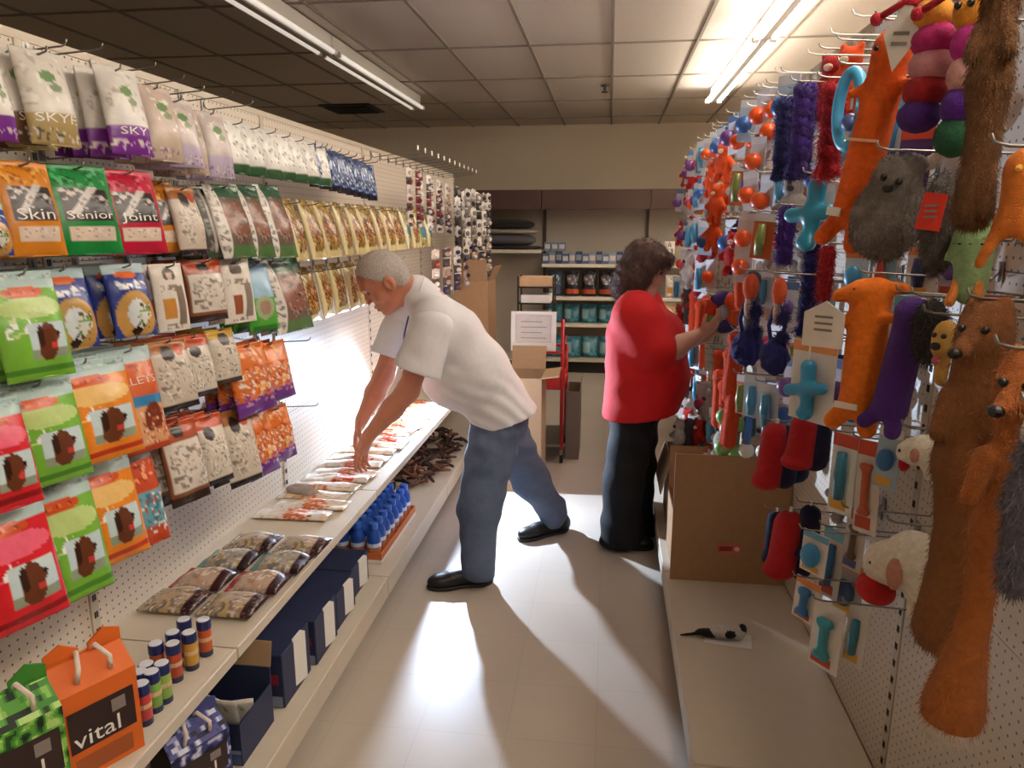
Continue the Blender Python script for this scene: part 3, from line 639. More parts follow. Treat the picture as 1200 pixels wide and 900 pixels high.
for i in range(9):
    y = 2.66 + 0.165 * i
    tag(obj('treat_bag', bag_mesh('treat_bag', 'gold', .14, .225, .022, 20, 28, seed=i % 3 + 3), None, (-1.225, y, 1.54), (R_(-9), 0, R_(94 - (i % 2) * 6))), 'gold treat bag beside the man, %s from the near end of the lower gold row' % ORD[i], 'bag', 'gold bags of the lower row')
    hook(y, 1.51, LX, -1.13, 'wire peg hook of the lower gold row, %s from the near end' % ORD[i], HG)
# top row: white bags then blue ones
for i in range(7):
    y = 2.22 + 0.115 * i
    tag(obj('treat_bag', bag_mesh('treat_bag', 'white_green', .10, .165, .014, 16, 24, seed=i % 3), None, (-1.17, y, 2.02), (R_(-9), 0, R_(78))), 'small white treat bag with green base, %s white one in the top row' % ORD[i], 'bag', 'white bags of the top row')
    hook(y, 1.995, LX, -1.12, 'wire peg hook carrying the %s small white top row bag' % ORD[i], HG)
for i in range(8):
    y = 2.86 + 0.10 * i
    tag(obj('treat_bag', bag_mesh('treat_bag', 'blue_small', .09, .17, .014, 16, 24, seed=i % 3), None, (-1.18, y, 2.02 - 0.004 * i), (R_(-7), 0, R_(76))), 'small dark blue treat bag, %s blue one in the top row' % ORD[i], 'bag', 'blue bags of the top row')
    hook(y, 1.99, LX, -1.12, 'wire peg hook carrying the %s small blue top row bag' % ORD[i], HG)
# third row
bagpx('green_chew', -6, 76, 318, 449, 'large green chew bag with a dog picture, upper of the three green', x=-1.13, nu=44, nv=58)
bagpx('blue_pic', 50, 108, 314, 413, 'blue chew bag with tan picture touching the upper green bag', x=-1.17, text=None)
bagpx('blue_pic', 108, 134, 312, 398, 'blue chew bag mostly behind the one right of it', x=-1.21, seed=3)
bagpx('blue_pic', 127, 176, 309, 397, 'blue chew bag with tan picture beside the white cards', x=-1.14, seed=2, text=None)
bagpx('white_card', 180, 218, 309, 391, 'tall white treat carton with an orange picture, third row', x=-1.13, T=.016, tilt=6, stack=1)
bagpx('cream_text', 218, 263, 304, 379, 'brown treat bag with cream text label between two white cartons', x=-1.15, tilt=6)
bagpx('white_card2', 258, 296, 303, 381, 'white treat carton with a brown picture beside the green blue bag', x=-1.13, T=.016, tilt=6, stack=1)
bagpx('greenblue', 285, 320, 309, 391, 'light blue bag with bright green lower half', x=-1.15)
bagpx('white_stripe', 316, 358, 303, 391, 'lower bag with white printed side stripe beside the green blue one', x=-1.13, yaw=8, tilt=13, seed=5)
# fourth row
bagpx('red_chew', -48, 38, 470, 605, 'red chew bag cut by the left edge, upper of the two red', x=-1.11, nu=40, nv=52)
bagpx('green_chew', 6, 98, 448, 572, 'green chew bag with a dog picture, middle of the three green', x=-1.13, nu=44, nv=58, seed=2)
bagpx('orange_chew', 62, 159, 422, 545, 'orange chew bag with a dog picture, upper of the two orange', x=-1.12, nu=44, nv=58)
bagpx('fillets', 128, 188, 408, 535, 'orange and blue bag with FILLETS lettering', x=-1.15, text=[('FILLETS', .10, 0, .32, '#f6d8c2', .8)])
bagpx('cream_clear', 178, 226, 398, 483, 'clear bag with cream label, leftmost of the upper cream trio', x=-1.13)
bagpx('cream_red', 212, 249, 393, 467, 'clear bag with cream label and red top, middle of the upper trio', x=-1.15)
bagpx('cream_yellow', 246, 278, 385, 451, 'clear bag with cream label and yellow top, rightmost of the upper trio', x=-1.15)
bagpx('orange_purple', 271, 317, 403, 487, 'orange bag with purple base, left one of the upper pair', x=-1.13, yaw=10)
bagpx('orange_purple', 298, 342, 401, 472, 'orange bag with purple base, right one of the upper pair', x=-1.13, yaw=10, seed=3)
# fifth row
bagpx('red_chew', -40, 68, 590, 742, 'large red chew bag with a dog picture at the lower left', x=-1.12, nu=44, nv=58, seed=4)
bagpx('green_chew', 38, 120, 562, 708, 'green chew bag with a dog picture, lowest of the three green', x=-1.14, nu=44, nv=58, seed=6)
bagpx('orange_chew', 88, 164, 536, 664, 'orange chew bag with a dog picture, lower of the two orange', x=-1.14, nu=44, nv=58, seed=7)
bagpx('fillets_blue', 138, 188, 527, 645, 'orange and teal fish bag under the FILLETS bag', x=-1.15, text=None)
bagpx('cream_clear', 172, 214, 497, 594, 'grey clear bag beside the orange and teal fish bag', x=-1.2, seed=8)
bagpx('cream_text', 192, 238, 493, 592, 'brown and cream treat bag, leftmost of the lower cream trio', x=-1.12)
bagpx('cream_red', 230, 266, 486, 570, 'cream bag with red top, middle of the lower trio', x=-1.13, seed=3)
bagpx('cream_clear', 262, 300, 479, 570, 'cream bag with brown top, rightmost of the lower trio', x=-1.14, seed=3)
bagpx('orange_purple', 286, 321, 479, 560, 'orange bag with purple base, left one of the lower pair', x=-1.14, yaw=10, seed=4)
bagpx('orange_purple', 308, 342, 477, 543, 'orange bag with purple base, right one of the lower pair', x=-1.14, yaw=10, seed=5)
# empty hooks
for hi, (u, v, x1) in enumerate(((6, 92, -1.2), (40, 62, -1.2), (75, 66, -1.18), (96, 97, -1.18), (150, 86, -1.2), (185, 100, -1.2), (210, 112, -1.2), (245, 118, -1.2), (270, 128, -1.2), (20, 178, -1.16), (92, 186, -1.16), (110, 404, -1.16), (215, 487, -1.16), (245, 482, -1.16), (330, 402, -1.16), (340, 478, -1.16))):
    q = atx(u, v, LX + 0.1); hook(q[1], q[2], LX, x1, 'empty wire peg hook on the left board, %s' % (('%s along the top edge from the left' % ORD[hi]) if hi < 9 else ('%s one under the top row' % ORD[hi - 9]) if hi < 11 else ('%s one among the lower rows' % ORD[hi - 11])), 'empty hooks of the left pegboard')
for i in range(12):
    hook(4.25 + 0.17 * i, 2.09, LX, -1.10, 'long hook with white price tag over the far left shelving, %s from left' % ORD[i], 'white tagged hooks at the far left', True, rise=0.03)

# far end of the left board: clip strips of small carded goods
rnd = random.Random(5)
strip_kinds = []
for kk, cs in enumerate((['#d9cfc4', '#7c2f2a', '#efe8df', '#4a4440'], ['#c9c2bc', '#2f2a2c', '#efeae2', '#8a7f78'], ['#e2dad0', '#5b4a46', '#b39c8c', '#2c3350'], ['#e8d8c4', '#b3472c', '#f2ece2', '#6b4a38'])):
    b = MB()
    strip_kinds.append(cs)
def clip_strip(loc, h, n, w, cs, label, grp):
    t = thing('clip_strip', label, 'packets', loc, (0, 0, R_(70)), grp)
    MB().box((-0.012, 0, -h), (0.012, 0.002, 0.0)).build('backing_strip', M_WHITE, t)
    for j in range(n):
        c = rnd.choice(cs); z = -h * (j + 0.1) / n; hh = h / n * 0.86
        m = MB(); m.box((-w / 2, -0.004, z - hh), (w / 2, -0.001, z), col=c); m.ball((rnd.uniform(-.2, .2) * w, -0.012, z - hh * 0.6), (w * 0.32, 0.012, hh * 0.3), 8, 5, col=rnd.choice(cs))
        m.build('packet', M_CARD, t, colors=True)
for i in range(9):
    clip_strip((-1.16 + 0.02 * (i % 2), 4.22 + 0.13 * i, 2.03 - 0.006 * i), 0.34, 7, 0.05, strip_kinds[0 if i < 6 else 2], 'white and dark red strip of small packets, %s from the near end' % ORD[i], 'small packet strips')
for i in range(10):
    clip_strip((-1.10 + 0.05 * (i % 2), 5.3 + 0.12 * i, 1.98 - 0.01 * (i % 3)), 0.42, 6, 0.075, strip_kinds[1], 'black and white strip of carded goods, %s of the far end bundle' % ORD[i], 'far carded goods')
for i in range(12):
    clip_strip((-1.08 + 0.03 * (i % 2), 4.5 + 0.17 * i, 1.56), 0.30, 5, 0.085, strip_kinds[2 if i % 2 else 3], 'cream and brown strip of carded goods behind the man, %s from the near end' % ORD[i], 'cream carded goods')
for i in range(5):
    clip_strip((-1.16, 4.22 + 0.12 * i, 1.27), 0.42, 5, 0.09, strip_kinds[3], 'strip of red and white packets under the man\'s chin, %s from the left' % ORD[i], 'red packets behind the man')

# ------------------------------------------------------------------ goods on the left shelf
for i in range(19):
    y = 2.56 + 0.104 * i; dsg = ('rawhide', 'rawhide_red', 'rawhide_tan', 'rawhide')[(i * 7 + i // 3) % 4]
    o = tag(obj('rawhide_pack', bag_mesh('rawhide_pack', dsg, .10, .30, .014, 18, 36, seed=i % 4), None, (-1.345 + rnd.uniform(-.02, .02), y, LSHELF + 0.0085), (R_(-90), 0, R_(90 + rnd.uniform(-6, 6)))),
            'flat white and orange treat packet, %s from the near end of the shelf row' % ORD[i], 'packet', 'flat packets on the left shelf')
p = atz(345, 580, LSHELF)
me = sdf_mesh('chew_bundle', [ell((0, 0, .026), (.06, .045, .028)), ell((.05, -.02, .02), (.04, .03, .022)), ell((-.03, .03, .018), (.05, .03, .02)), cap((.05, -.02, .02), (.10, -.03, .012), .012, .006)], 0.007, 0.01, plush('#a89a90'))
tag(obj('chew_bundle', me, None, (p[0] + .03, p[1], LSHELF - 0.002)), 'small grey bundle on the shelf behind the orange packets', 'packet')
for r in range(4):
    for c in range(2):
        dsg = (('food_pack', 'food_pack_red', 'food_pack_teal', 'food_pack')[r])
        tag(obj('food_pack', bag_mesh('food_pack', dsg, .135, .17, .030, 26, 30, seed=r + 4 * c), None, (-1.36 + 0.185 * c + 0.012 * r, 1.86 + 0.142 * r, LSHELF + 0.014), (R_(-90), 0, R_(90))),
            '%s clear food packet with dark end, %s of the two columns' % (('nearest', 'second', 'third', 'farthest')[r], ('inner', 'outer')[c]), 'packet', 'dark ended packets on the left shelf')
tubes = [(215, 725, '#c9632c'), (238, 725, '#c2572a'), (202, 740, '#c46a34'), (221, 740, '#c99a3c'), (182, 753, '#b4502c'), (202, 753, '#b8482c'), (171, 777, '#b23a34'), (189, 776, '#8fae50'), (163, 786, '#c23a34'), (177, 786, '#7fae4c'), (165, 800, '#c03a3a')]
names = ['back left', 'back right', 'second row left', 'second row right', 'third row left', 'third row right', 'fourth row left', 'light green fourth row', 'red fifth row', 'green fifth row', 'front red']
for (u, v, c), nm in zip(tubes, names):
    p = atz(u, v, LSHELF + 0.105)
    t = thing('spray_tube', 'small blue capped tube on the shelf, %s one of the cluster' % nm, 'tube', (p[0], p[1], LSHELF))
    MB().lathe([(0.0165, 0), (0.0175, 0.002), (0.0175, 0.076), (0.016, 0.079)], 14).build('tube_body', rubber(c), t, smooth=True)
    MB().lathe([(0.0178, 0.001), (0.0178, 0.016)], 14).build('base_band', rubber('#25314f'), t)
    MB().lathe([(0.0182, 0.045), (0.0182, 0.056)], 14).build('label_band', rubber('#d9b890'), t)
    cp = MB().lathe([(0.0182, 0.078), (0.0188, 0.080), (0.0188, 0.100), (0.0172, 0.1035)], 14).build('cap', rubber('#1f2a68'), t, smooth=False)
    MB().lathe([(0.0165, 0.1036), (0.0150, 0.1052)], 14).build('cap_top', rubber('#e6e8ee'), cp)

# gable top cartons
def gable(loc, rz, cf, cside, cells, label, word, w=.155, d=.10, h=.20):
    t = thing('gable_carton', label, 'carton', loc, (0, 0, rz))
    m = MB(); n = 40; rs = random.Random(len(label))
    def quad(a, b, c_, d_, nu, nv, colf):
        a, b, c_, d_ = map(Vector, (a, b, c_, d_))
        for i in range(nu):
            for j in range(nv):
                f = lambda s, q: (a * (1 - s) + b * s) * (1 - q) + (d_ * (1 - s) + c_ * s) * q
                m.add([f(i / nu, j / nv), f((i + 1) / nu, j / nv), f((i + 1) / nu, (j + 1) / nv), f(i / nu, (j + 1) / nv)], [(0, 1, 2, 3)], col=colf(i / nu, j / nv))
    def fc(s, q):
        if not cells: return cf
        v = float(vnoise(np.array([s * .999]), np.array([q * .999]), 11, 13, len(label) + int(10 * w))[0]); return cells[min(len(cells) - 1, max(0, int((v - .12) / .76 * len(cells))))]
    W2, D2 = w / 2, d / 2
    quad((-W2, -D2, 0), (W2, -D2, 0), (W2, -D2, h), (-W2, -D2, h), n, n, fc)
    quad((W2, D2, 0), (-W2, D2, 0), (-W2, D2, h), (W2, D2, h), n, n, fc)
    for s in (-1, 1): quad((s * W2, -s * -D2 * -1 if 0 else s * -D2, 0), (s * W2, s * D2, 0), (s * W2, s * D2, h), (s * W2, s * -D2, h), 1, 1, lambda a, b: cside)
    g = h + 0.055
    quad((-W2, -D2, h), (W2, -D2, h), (W2 * .96, 0.004, g), (-W2 * .96, 0.004, g), n, 6, fc)
    quad((W2, D2, h), (-W2, D2, h), (-W2 * .96, -0.004, g), (W2 * .96, -0.004, g), n, 6, fc)
    for s in (-1, 1): m.add([(s * W2, -D2, h), (s * W2, D2, h), (s * W2 * .9, 0, g - .015)], [(0, 1, 2) if s > 0 else (1, 0, 2)], col=cside)
    m.build('carton_body', M_CARD, t, colors=True)
    top = MB()
    for s in (-1, 1): top.slab([(s * W2 * .98, g - .012), (s * W2 * .98, g + .02), (s * W2 * .55, g + .035), (s * W2 * .12, g + .012), (s * W2 * .12, g - .012)][::s], 0.006)
    top.build('carrying_flap', M_CARD if 0 else cmat(cf, .6, tag='card'), t)
    for s in (-1, 1): MB().tube([(s * w * .22, -D2 * .75, h + .012), (s * w * .20, -D2 * .9, h + .045), (s * w * .12, -.012, g + .01), (s * w * .10, .01, g - .01)], 0.0052, 6).build('rope_handle', cmat('#e8d8cc', .9, tag='rope', bump=.5), t, smooth=True)
    lp = MB().box((-W2 * .86, -D2 - .0018, h * .34), (W2 * .86, -D2 - .0006, h * .80)).build('label_panel', cmat('#33211f', .5, tag='card'), t)
    obj('lettering', text_mesh(word, .052, cmat(W_, .5, tag='ink'), lambda x, z: -D2 - .0016, -.012, h * .46, fitw=w * .6), lp)
    MB().box((W2 * .25, -D2 - .0028, h * .60), (W2 * .62, -D2 - .0019, h * .74)).build('emblem', cmat('#8a807c', .5, tag='ink'), lp)
    MB().box((-W2 * .78, -D2 - .0018, h * .06), (W2 * .7, -D2 - .0006, h * .26)).build('text_block', cmat('#a3552a', .5, tag='card'), t)
    return t
p = atz(150, 878, LSHELF)
gable((p[0] - .05, p[1] - .03, LSHELF + .001), R_(62), '#dd6a1f', '#2a1410', None, 'orange gable top carton with white vital lettering on the shelf', 'vital')
p = atz(75, 930, LSHELF)
gable((p[0] - .06, p[1] - .04, LSHELF + .001), R_(62), '#3f8a2c', '#161a12', ['#10240e', '#1f4a1c', '#3f8a2c', '#5aa238', '#8cc456', '#b4d880'], 'green pea print gable top carton in the lower left corner', 'vital')

# ------------------------------------------------------------------ goods on the left base deck
p0 = atz(352, 852, LDECK)
gable((-1.10, 1.60, LDECK + .001), R_(62), '#4a4f8a', '#1c1616', ['#171938', '#1f2250', '#3b4080', '#4a4f8a', '#9a9fcc', '#d8daea'], 'blueberry print gable top carton on the base deck', 'vital', w=.17, d=.11, h=.17)
def navy_box(x0, x1, y0, y1, h, label, flap=True, opened=False):
    t = thing('display_box', label, 'box', ((x0 + x1) / 2, (y0 + y1) / 2, LDECK + .001)); w, d = (x1 - x0) / 2, (y1 - y0) / 2
    nav = cmat('#222b4c', .55, tag='card'); gry = cmat('#7f8aa4', .55, tag='card')
    if not opened:
        MB().box((-w, -d, 0), (w, d, h), bev=.003).build('box_body', nav, t)
        MB().box((-w * .96, -d - .0012, h * .02), (w * .96, -d - .0004, h * .22)).build('pale_band', gry, t)
        MB().box((-w * .3, -d - .0020, h * .44), (w * .9, -d - .0004, h * .62)).build('red_band', cmat('#8e2030', .5, tag='card'), t)
        MB().box((w * .2, -d - .0022, h * .03), (w * .7, -d - .0013, h * .15)).build('picture', cmat('#b5673c', .5, tag='card'), t)
    else:
        b = MB(); th = .004
        b.box((-w, -d, 0), (w, -d + th, h * .72)); b.box((-w, d - th, 0), (w, d, h)); b.box((-w, -d + th, 0), (-w + th, d - th, h * .9)); b.box((w - th, -d + th, 0), (w, d - th, h * .72)); b.box((-w + th, -d + th, 0), (w - th, d - th, th))
        b.build('box_body', nav, t)
        MB().box((-w * .98, -d - .0014, h * .20), (w * .98, -d - .0004, h * .26)).build('pale_band', gry, t)
        MB().box((-w * .98, -d - .0014, h * .02), (w * .98, -d - .0004, h * .19)).build('lower_band', cmat('#35507c', .5, tag='card'), t)
        MB().box((-w * .3, -d - .0024, h * .06), (w * .2, -d - .0015, h * .17)).build('picture', cmat('#a3552a', .5, tag='card'), t)
        fm = MB(); fm.add([(-w, d, h), (w, d, h), (w, d + .02, h + .075), (-w, d + .02, h + .075), (-w, d + .004, h), (w, d + .004, h), (w, d + .024, h + .075), (-w, d + .024, h + .075)], [(0, 1, 2, 3), (7, 6, 5, 4), (0, 4, 5, 1), (2, 6, 7, 3), (1, 5, 6, 2), (0, 3, 7, 4)]); fm.build('lid_flap', M_KRAFT2, t)
        for i in range(6): obj('sachet', bag_mesh('sachet', 'silver_gold', .07, .11, .008, 6, 8), t, (-w * .75 + i * w * .3, -d * .3 + .01 * (i % 2), h * .72 + .02), (R_(10), 0, R_(20 * (i % 3) - 20)))
    if flap: MB().slab([(-.032, 0), (.032, 0), (.032, h * .9), (.01, h * .98), (-.032, h * .92)], .003).build('price_flag', M_WHITE, t, ).matrix_local = Matrix.Translation((w + .006, d * .1, h * .12)) @ Matrix.Rotation(R_(75), 4, 'Z')
    return t
navy_box(-1.345, -1.02, 2.66, 2.86, .135, 'closed navy box next to the blue bottle tray on the base deck')
navy_box(-1.345, -1.00, 2.43, 2.63, .145, 'closed navy box, second before the blue bottle tray')
navy_box(-1.345, -.99, 2.20, 2.40, .17, 'closed navy box, third before the blue bottle tray')
navy_box(-1.345, -1.00, 1.96, 2.17, .19, 'closed navy box with red band behind the open box')
navy_box(-1.30, -1.01, 1.70, 1.90, .19, 'open navy display box with raised brown lid flap', flap=False, opened=True)

# tray of blue pouches
tr = thing('shelf_tray', 'orange and white cardboard tray holding blue bottles on the base deck', 'tray', (-1.13, 3.30, LDECK + .001))
tw, td, thh = .125, .30, .05
b = MB(); b.box((-tw, -td, 0), (tw, td, .004)); b.build('tray_floor', cmat('#d9cfc0', .7, tag='card'), tr)
for nm, lo, hi in (('near_side', (-tw, -td, .004), (tw, -td + .004, thh)), ('far_side', (-tw, td - .004, .004), (tw, td, thh)), ('inner_side', (-tw, -td + .004, .004), (-tw + .004, td - .004, thh)), ('aisle_side', (tw - .004, -td + .004, .004), (tw, td - .004, thh))):
    MB().box(lo, hi).build(nm, cmat('#c8703c', .6, tag='card'), tr)
MB().box((tw + .0002, -td, .001), (tw + .001, td, .018)).build('white_band', M_WHITE, tr)
MB().box((-tw, -td - .001, .001), (tw, -td - .0002, .018)).build('white_band', M_WHITE, tr)
pch = thing('blue_bottle', 'blue bottle with orange label standing in the cardboard tray', 'bottle', (0, 0, 0), group='blue bottles in the tray')
MB().lathe([(.030, 0), (.033, .004), (.033, .105), (.030, .125), (.018, .142), (.018, .150)], 14).build('bottle_body', rubber('#1c4fae'), pch, smooth=True)
MB().lathe([(.0335, .02), (.0335, .062)], 14).build('label_wrap', rubber('#c9703c'), pch)
MB().lathe([(.0338, .066), (.0338, .085)], 14).build('white_band', rubber('#c9d8ee'), pch)
MB().lathe([(.021, .150), (.021, .176), (.018, .18)], 14).build('cap', rubber('#2a66c8'), pch)
k = 0
for i in range(8):
    for j in range(3):
        q = (-1.13 - .078 + .078 * j, 3.30 - .258 + .0735 * i, LDECK + .006)
        lb = 'blue bottle with orange label, %s row, %s from the board in the tray' % (ORD[i], ORD[j])
        if k == 0: pch.location = q; pch['label'] = lb
        else: dup(pch, q, label=lb)
        k += 1
# heap of brown chews
rs = random.Random(9); b = MB()
for i in range(150):
    x, y = rs.uniform(-1.34, -1.0), rs.uniform(3.95, 4.95); z = LDECK + .012 + rs.random() * .10 * (1 - abs((x + 1.17) / .2) ** 2); a = rs.uniform(0, PI); l = rs.uniform(.03, .07)
    b.tube([(x - l * math.cos(a), y - l * math.sin(a), z), (x, y, z + rs.uniform(0, .02)), (x + l * math.cos(a), y + l * math.sin(a), z + rs.uniform(-.005, .012))], [.009, .012, .008], 5, mi=rs.randint(0, 2))
tag(b.build('chew_heap', [cmat('#4a2a1c', .7, tag='chew'), cmat('#6b4026', .7, tag='chew'), cmat('#2c1a14', .7, tag='chew')]), 'loose heap of dark brown chews on the base deck behind the man', 'chews', kind='stuff')
# the photographer's flash lying on the shelf behind the man
t = thing('camera_flash', 'small black flash unit lying on the left shelf behind the man', 'flash', (FLASH_POS[0], FLASH_POS[1] + .06, LSHELF))
MB().box((-.035, -.02, 0), (.035, .05, .012), bev=.003).build('foot', M_DARK, t)
MB().box((-.03, -.012, .0121), (.03, .03, .15), bev=.006).build('flash_body', M_DARK, t)
MB().box((-.036, -.02, .1501), (.036, .05, .20), bev=.006).build('flash_head', M_DARK, t)

# ------------------------------------------------------------------ back shelf goods
def on_back(u, y=8.6): return aty(u, 330, y)[0]
cols = ['#5a6f94', '#8a94a8', '#3d4a6a', '#a8606a', '#7d8f8a', '#b87a80', '#48587a', '#6f5a6a', '#b08a8a']
for i in range(15):
    x = -.74 + .078 * i; hh = .115 + .012 * (i % 3)
    t = thing('small_carton', '%s small carton, %s from the left on the top back shelf' % ('blue grey' if i % 3 == 0 else 'grey pink' if i % 3 == 1 else 'slate', ORD[i]), 'carton', (x, 8.62, 1.2705), group='%s cartons on the top back shelf' % ('blue' if i % 3 == 0 else 'pink' if i % 3 == 1 else 'slate'))
    MB().box((-.036, -.03, 0), (.036, .08, hh), bev=.002).build('carton_body', cmat(cols[(i % 3) + 3 * ((i // 3) % 1)], .6, tag='card'), t)
    MB().box((-.03, -.0315, hh * .3), (.03, -.0302, hh * .75)).build('label_panel', cmat(['#c9ccd4', '#d8c9c4', '#8f98a8'][i % 3], .6, tag='card'), t)
for i in range(3):
    t = thing('small_carton', 'blue grey carton stacked above the back shelf row, %s from the left' % ORD[i], 'carton', (-.72 + .085 * i, 8.64, 1.2705 + .142), group='stacked cartons on the back shelf')
    MB().box((-.036, -.03, 0), (.036, .08, .10), bev=.002).build('carton_body', cmat('#72839c', .6, tag='card'), t)
    MB().box((-.03, -.0315, .03), (.03, -.0302, .08)).build('label_panel', cmat('#c9ccd4', .6, tag='card'), t)
for i in range(6):
    x = -.63 + .20 * i
    tag(obj('food_bag', bag_mesh('food_bag', 'pet_food_blue' if i in (0, 5) else 'pet_food', .17, .30, .05, 20, 28, True, seed=i), None, (x, 8.68, .8905 + .30), (R_(-3), 0, 0)),
        ('blue pet food bag, leftmost on the second back shelf', 'dark pet food bag beside the blue one on the back shelf', 'dark pet food bag, third on the second back shelf', 'dark pet food bag just left of the woman', 'dark pet food bag behind the woman', 'blue pet food bag right behind the woman')[i], 'bag')
for i in range(6):
    tag(obj('teal_pack', bag_mesh('teal_pack', 'teal_pack', .19, .22, .05, 10, 12, True, seed=i), None, (-.63 + .205 * i, 8.68, .5755 + .22), (R_(-3), 0, 0)), 'teal blue pack, %s from the left on the third back shelf' % ORD[i], 'packet', 'teal packs on the third shelf')
for i in range(6):
    tag(obj('teal_pack', bag_mesh('teal_pack', 'teal_pack', .20, .25, .055, 10, 12, True, seed=i + 1), None, (-.62 + .21 * i, 8.62 - .03 * (i % 2), .1705 + .25), (R_(-6), 0, R_(8 * (i % 3) - 8))), 'teal blue pack, %s from the left on the back base deck' % ORD[i], 'packet', 'teal packs on the back deck')
for i, (dx, z, c, w) in enumerate(((0, .576, '#e4ded2', .2), (.05, .8905, '#d8d8cc', .16), (.0, 1.2705, '#e8e2d8', .12))):
    tag(obj('white_bag', bag_mesh('white_bag', 'rawhide_tan' if i == 0 else 'white_card', w, .26, .05, 10, 14, True, seed=i), None, (.68 + dx, 8.60, z + .26), (R_(-4), 0, 0)), ('pale bag on the third back shelf right of the woman', 'white bag on the second back shelf right of the woman', 'white bag on the top back shelf right of the woman')[i], 'bag')
# pet beds on the left back shelf
for i, (c, z, h, w, lab) in enumerate((('#2c2624', 0, .045, .50, 'dark flat pet bed at the bottom of the stack on the back shelf'), ('#5d5860', .043, .14, .44, 'grey padded pet bed in the stack on the back shelf'), ('#a39684', .178, .06, .46, 'beige thin pet bed near the top of the stack'), ('#1d1a1a', .234, .11, .42, 'black pet bed on top of the stack below the canopy'))):
    me = sdf_mesh('pet_bed', [ell((0, 0, h / 2), (w * .92, .19, h * .55)), ell((w * .5, 0, h * .45), (w * .4, .18, h * .45)), ell((-w * .5, 0, h * .45), (w * .4, .18, h * .45))], .014, .03, plush(c), cuts=[((0, 0, 0.001), (0, 0, -1)), ((0, 0, h), (0, 0, 1))])
    tag(obj('pet_bed', me, None, (-1.27, 8.71, 1.4305 + z)), lab, 'pet bed')

# ------------------------------------------------------------------ cartons and the red cart behind the man
def carton(loc, w, d, h, label, rz=0, flaps=((1, 0, 60), (-1, 0, 50)), mt=None, name='cardboard_carton'):
    t = thing(name, label, 'box', loc, (0, 0, rz)); th = .005; m = mt or M_KRAFT
    for nm, lo, hi in (('front_side', (-w / 2, -d / 2, 0), (w / 2, -d / 2 + th, h)), ('rear_side', (-w / 2, d / 2 - th, 0), (w / 2, d / 2, h)), ('left_side', (-w / 2, -d / 2 + th, 0), (-w / 2 + th, d / 2 - th, h)), ('right_side', (w / 2 - th, -d / 2 + th, 0), (w / 2, d / 2 - th, h)), ('bottom', (-w / 2 + th, -d / 2 + th, 0), (w / 2 - th, d / 2 - th, th))):
        MB().box(lo, hi).build(nm, m, t)
    for (sx, sy, ang) in flaps:     # ang: 0 = upright, 90 = out flat
        a = R_(ang); L_ = (w if sx else d) * .46
        if sx: f = MB().box((0, -d / 2 + .004, 0), (th, d / 2 - .004, L_)).build('flap', m, t); f.matrix_local = Matrix.Translation((sx * w / 2 - (th if sx > 0 else 0), 0, h + .001)) @ Matrix.Rotation(sx * a, 4, 'Y')
        else: f = MB().box((-w / 2 + .004, 0, 0), (w / 2 - .004, th, L_)).build('flap', m, t); f.matrix_local = Matrix.Translation((0, sy * d / 2 - (th if sy > 0 else 0), h + .001)) @ Matrix.Rotation(-sy * a, 4, 'X')
    return t
carton((-.52, 4.62, 0), .24, .34, .76, 'tall open brown carton on the floor behind the man\'s legs', flaps=((1, 0, 82), (-1, 0, 40), (0, 1, 20)), mt=M_KRAFT2)
carton((-1.02, 5.55, LSHELF + .001), .26, .36, .72, 'brown carton with raised flap standing on the left shelf beyond the man', flaps=((1, 0, 25), (0, -1, 15)))
M_RED = mat('red_frame', '#b3181c', .4, var=.05)
ct = thing('stock_cart', 'red framed stock cart loaded with boxes behind the man', 'cart', (-.46, 5.35, 0))
for sx in (-1, 1):
    for sy in (-1, 1):
        MB().tube([(sx * .15, sy * .26, .10), (sx * .15, sy * .26, 1.06 if sy < 0 else .8)], .014, 8).build('post', M_RED, ct, smooth=True)
        cs = MB().lathe([(.012, .05), (.012, .10)], 8, (sx * .15, sy * .26, 0)).build('caster_fork', M_WIRE, ct)
        wheel = MB().tube([(sx * .15 - .012, sy * .26, .032), (sx * .15 + .012, sy * .26, .032)], .032, 14).build('wheel', M_DARK, cs)
for z in (.12, .55): MB().box((-.16, -.27, z), (.16, .27, z + .018), bev=.003).build('cart_shelf', M_RED if z > .3 else M_WIRE, ct)
for z in (.62, .74, .86): MB().tube([(.15, -.26, z), (.15, .26, z)], .008, 6).build('side_rail', M_RED, ct)
MB().tube([(-.15, .26, .79), (.15, .26, .79)], .012, 8).build('handle', M_RED, ct)
MB().box((-.19, -.325, .822), (.15, -.262, .8355), bev=.002).build('tray_ledge', M_RED, ct)
carton((-.235, 5.35, .0), .1, .34, .0 + .52, 'grey brown narrow carton standing beside the red cart', flaps=((1, 0, 8),), mt=cmat('#7d6d5e', .85, tag='board'))
wt = thing('white_tray', 'white plastic tray holding printed paper, leaning on the red cart', 'tray', (-.515, 5.035, .836), (R_(-4), 0, 0))
for nm, lo, hi in (('rim', (-.16, 0, 0), (.16, .02, .06)), ('rim', (-.16, 0, .06), (-.125, .02, .28)), ('rim', (.125, 0, .06), (.16, .02, .28)), ('rim', (-.125, 0, .255), (.125, .02, .28))): MB().box(lo, hi, bev=.003).build(nm, M_WHITE, wt)
pa = MB().box((-.124, .012, .061), (.124, .016, .254)).build('paper', cmat('#d9d2cc', .8, tag='paper'), wt)
for i in range(4): MB().box((-.09, .0112, .09 + .038 * i), (.09 - .03 * (i % 2), .0118, .097 + .038 * i)).build('print_line', cmat('#a39c98', .8, tag='paper'), pa)
rk = thing('wire_rack', 'black wire document rack above the white tray', 'rack', (-.53, 5.43, .8))
for sx in (-1, 1):
    for sy in (-1, 1): MB().tube([(sx * .13, sy * .1, 0), (sx * .13, sy * .1, .54)], .007, 6).build('post', M_BLKWIRE, rk)
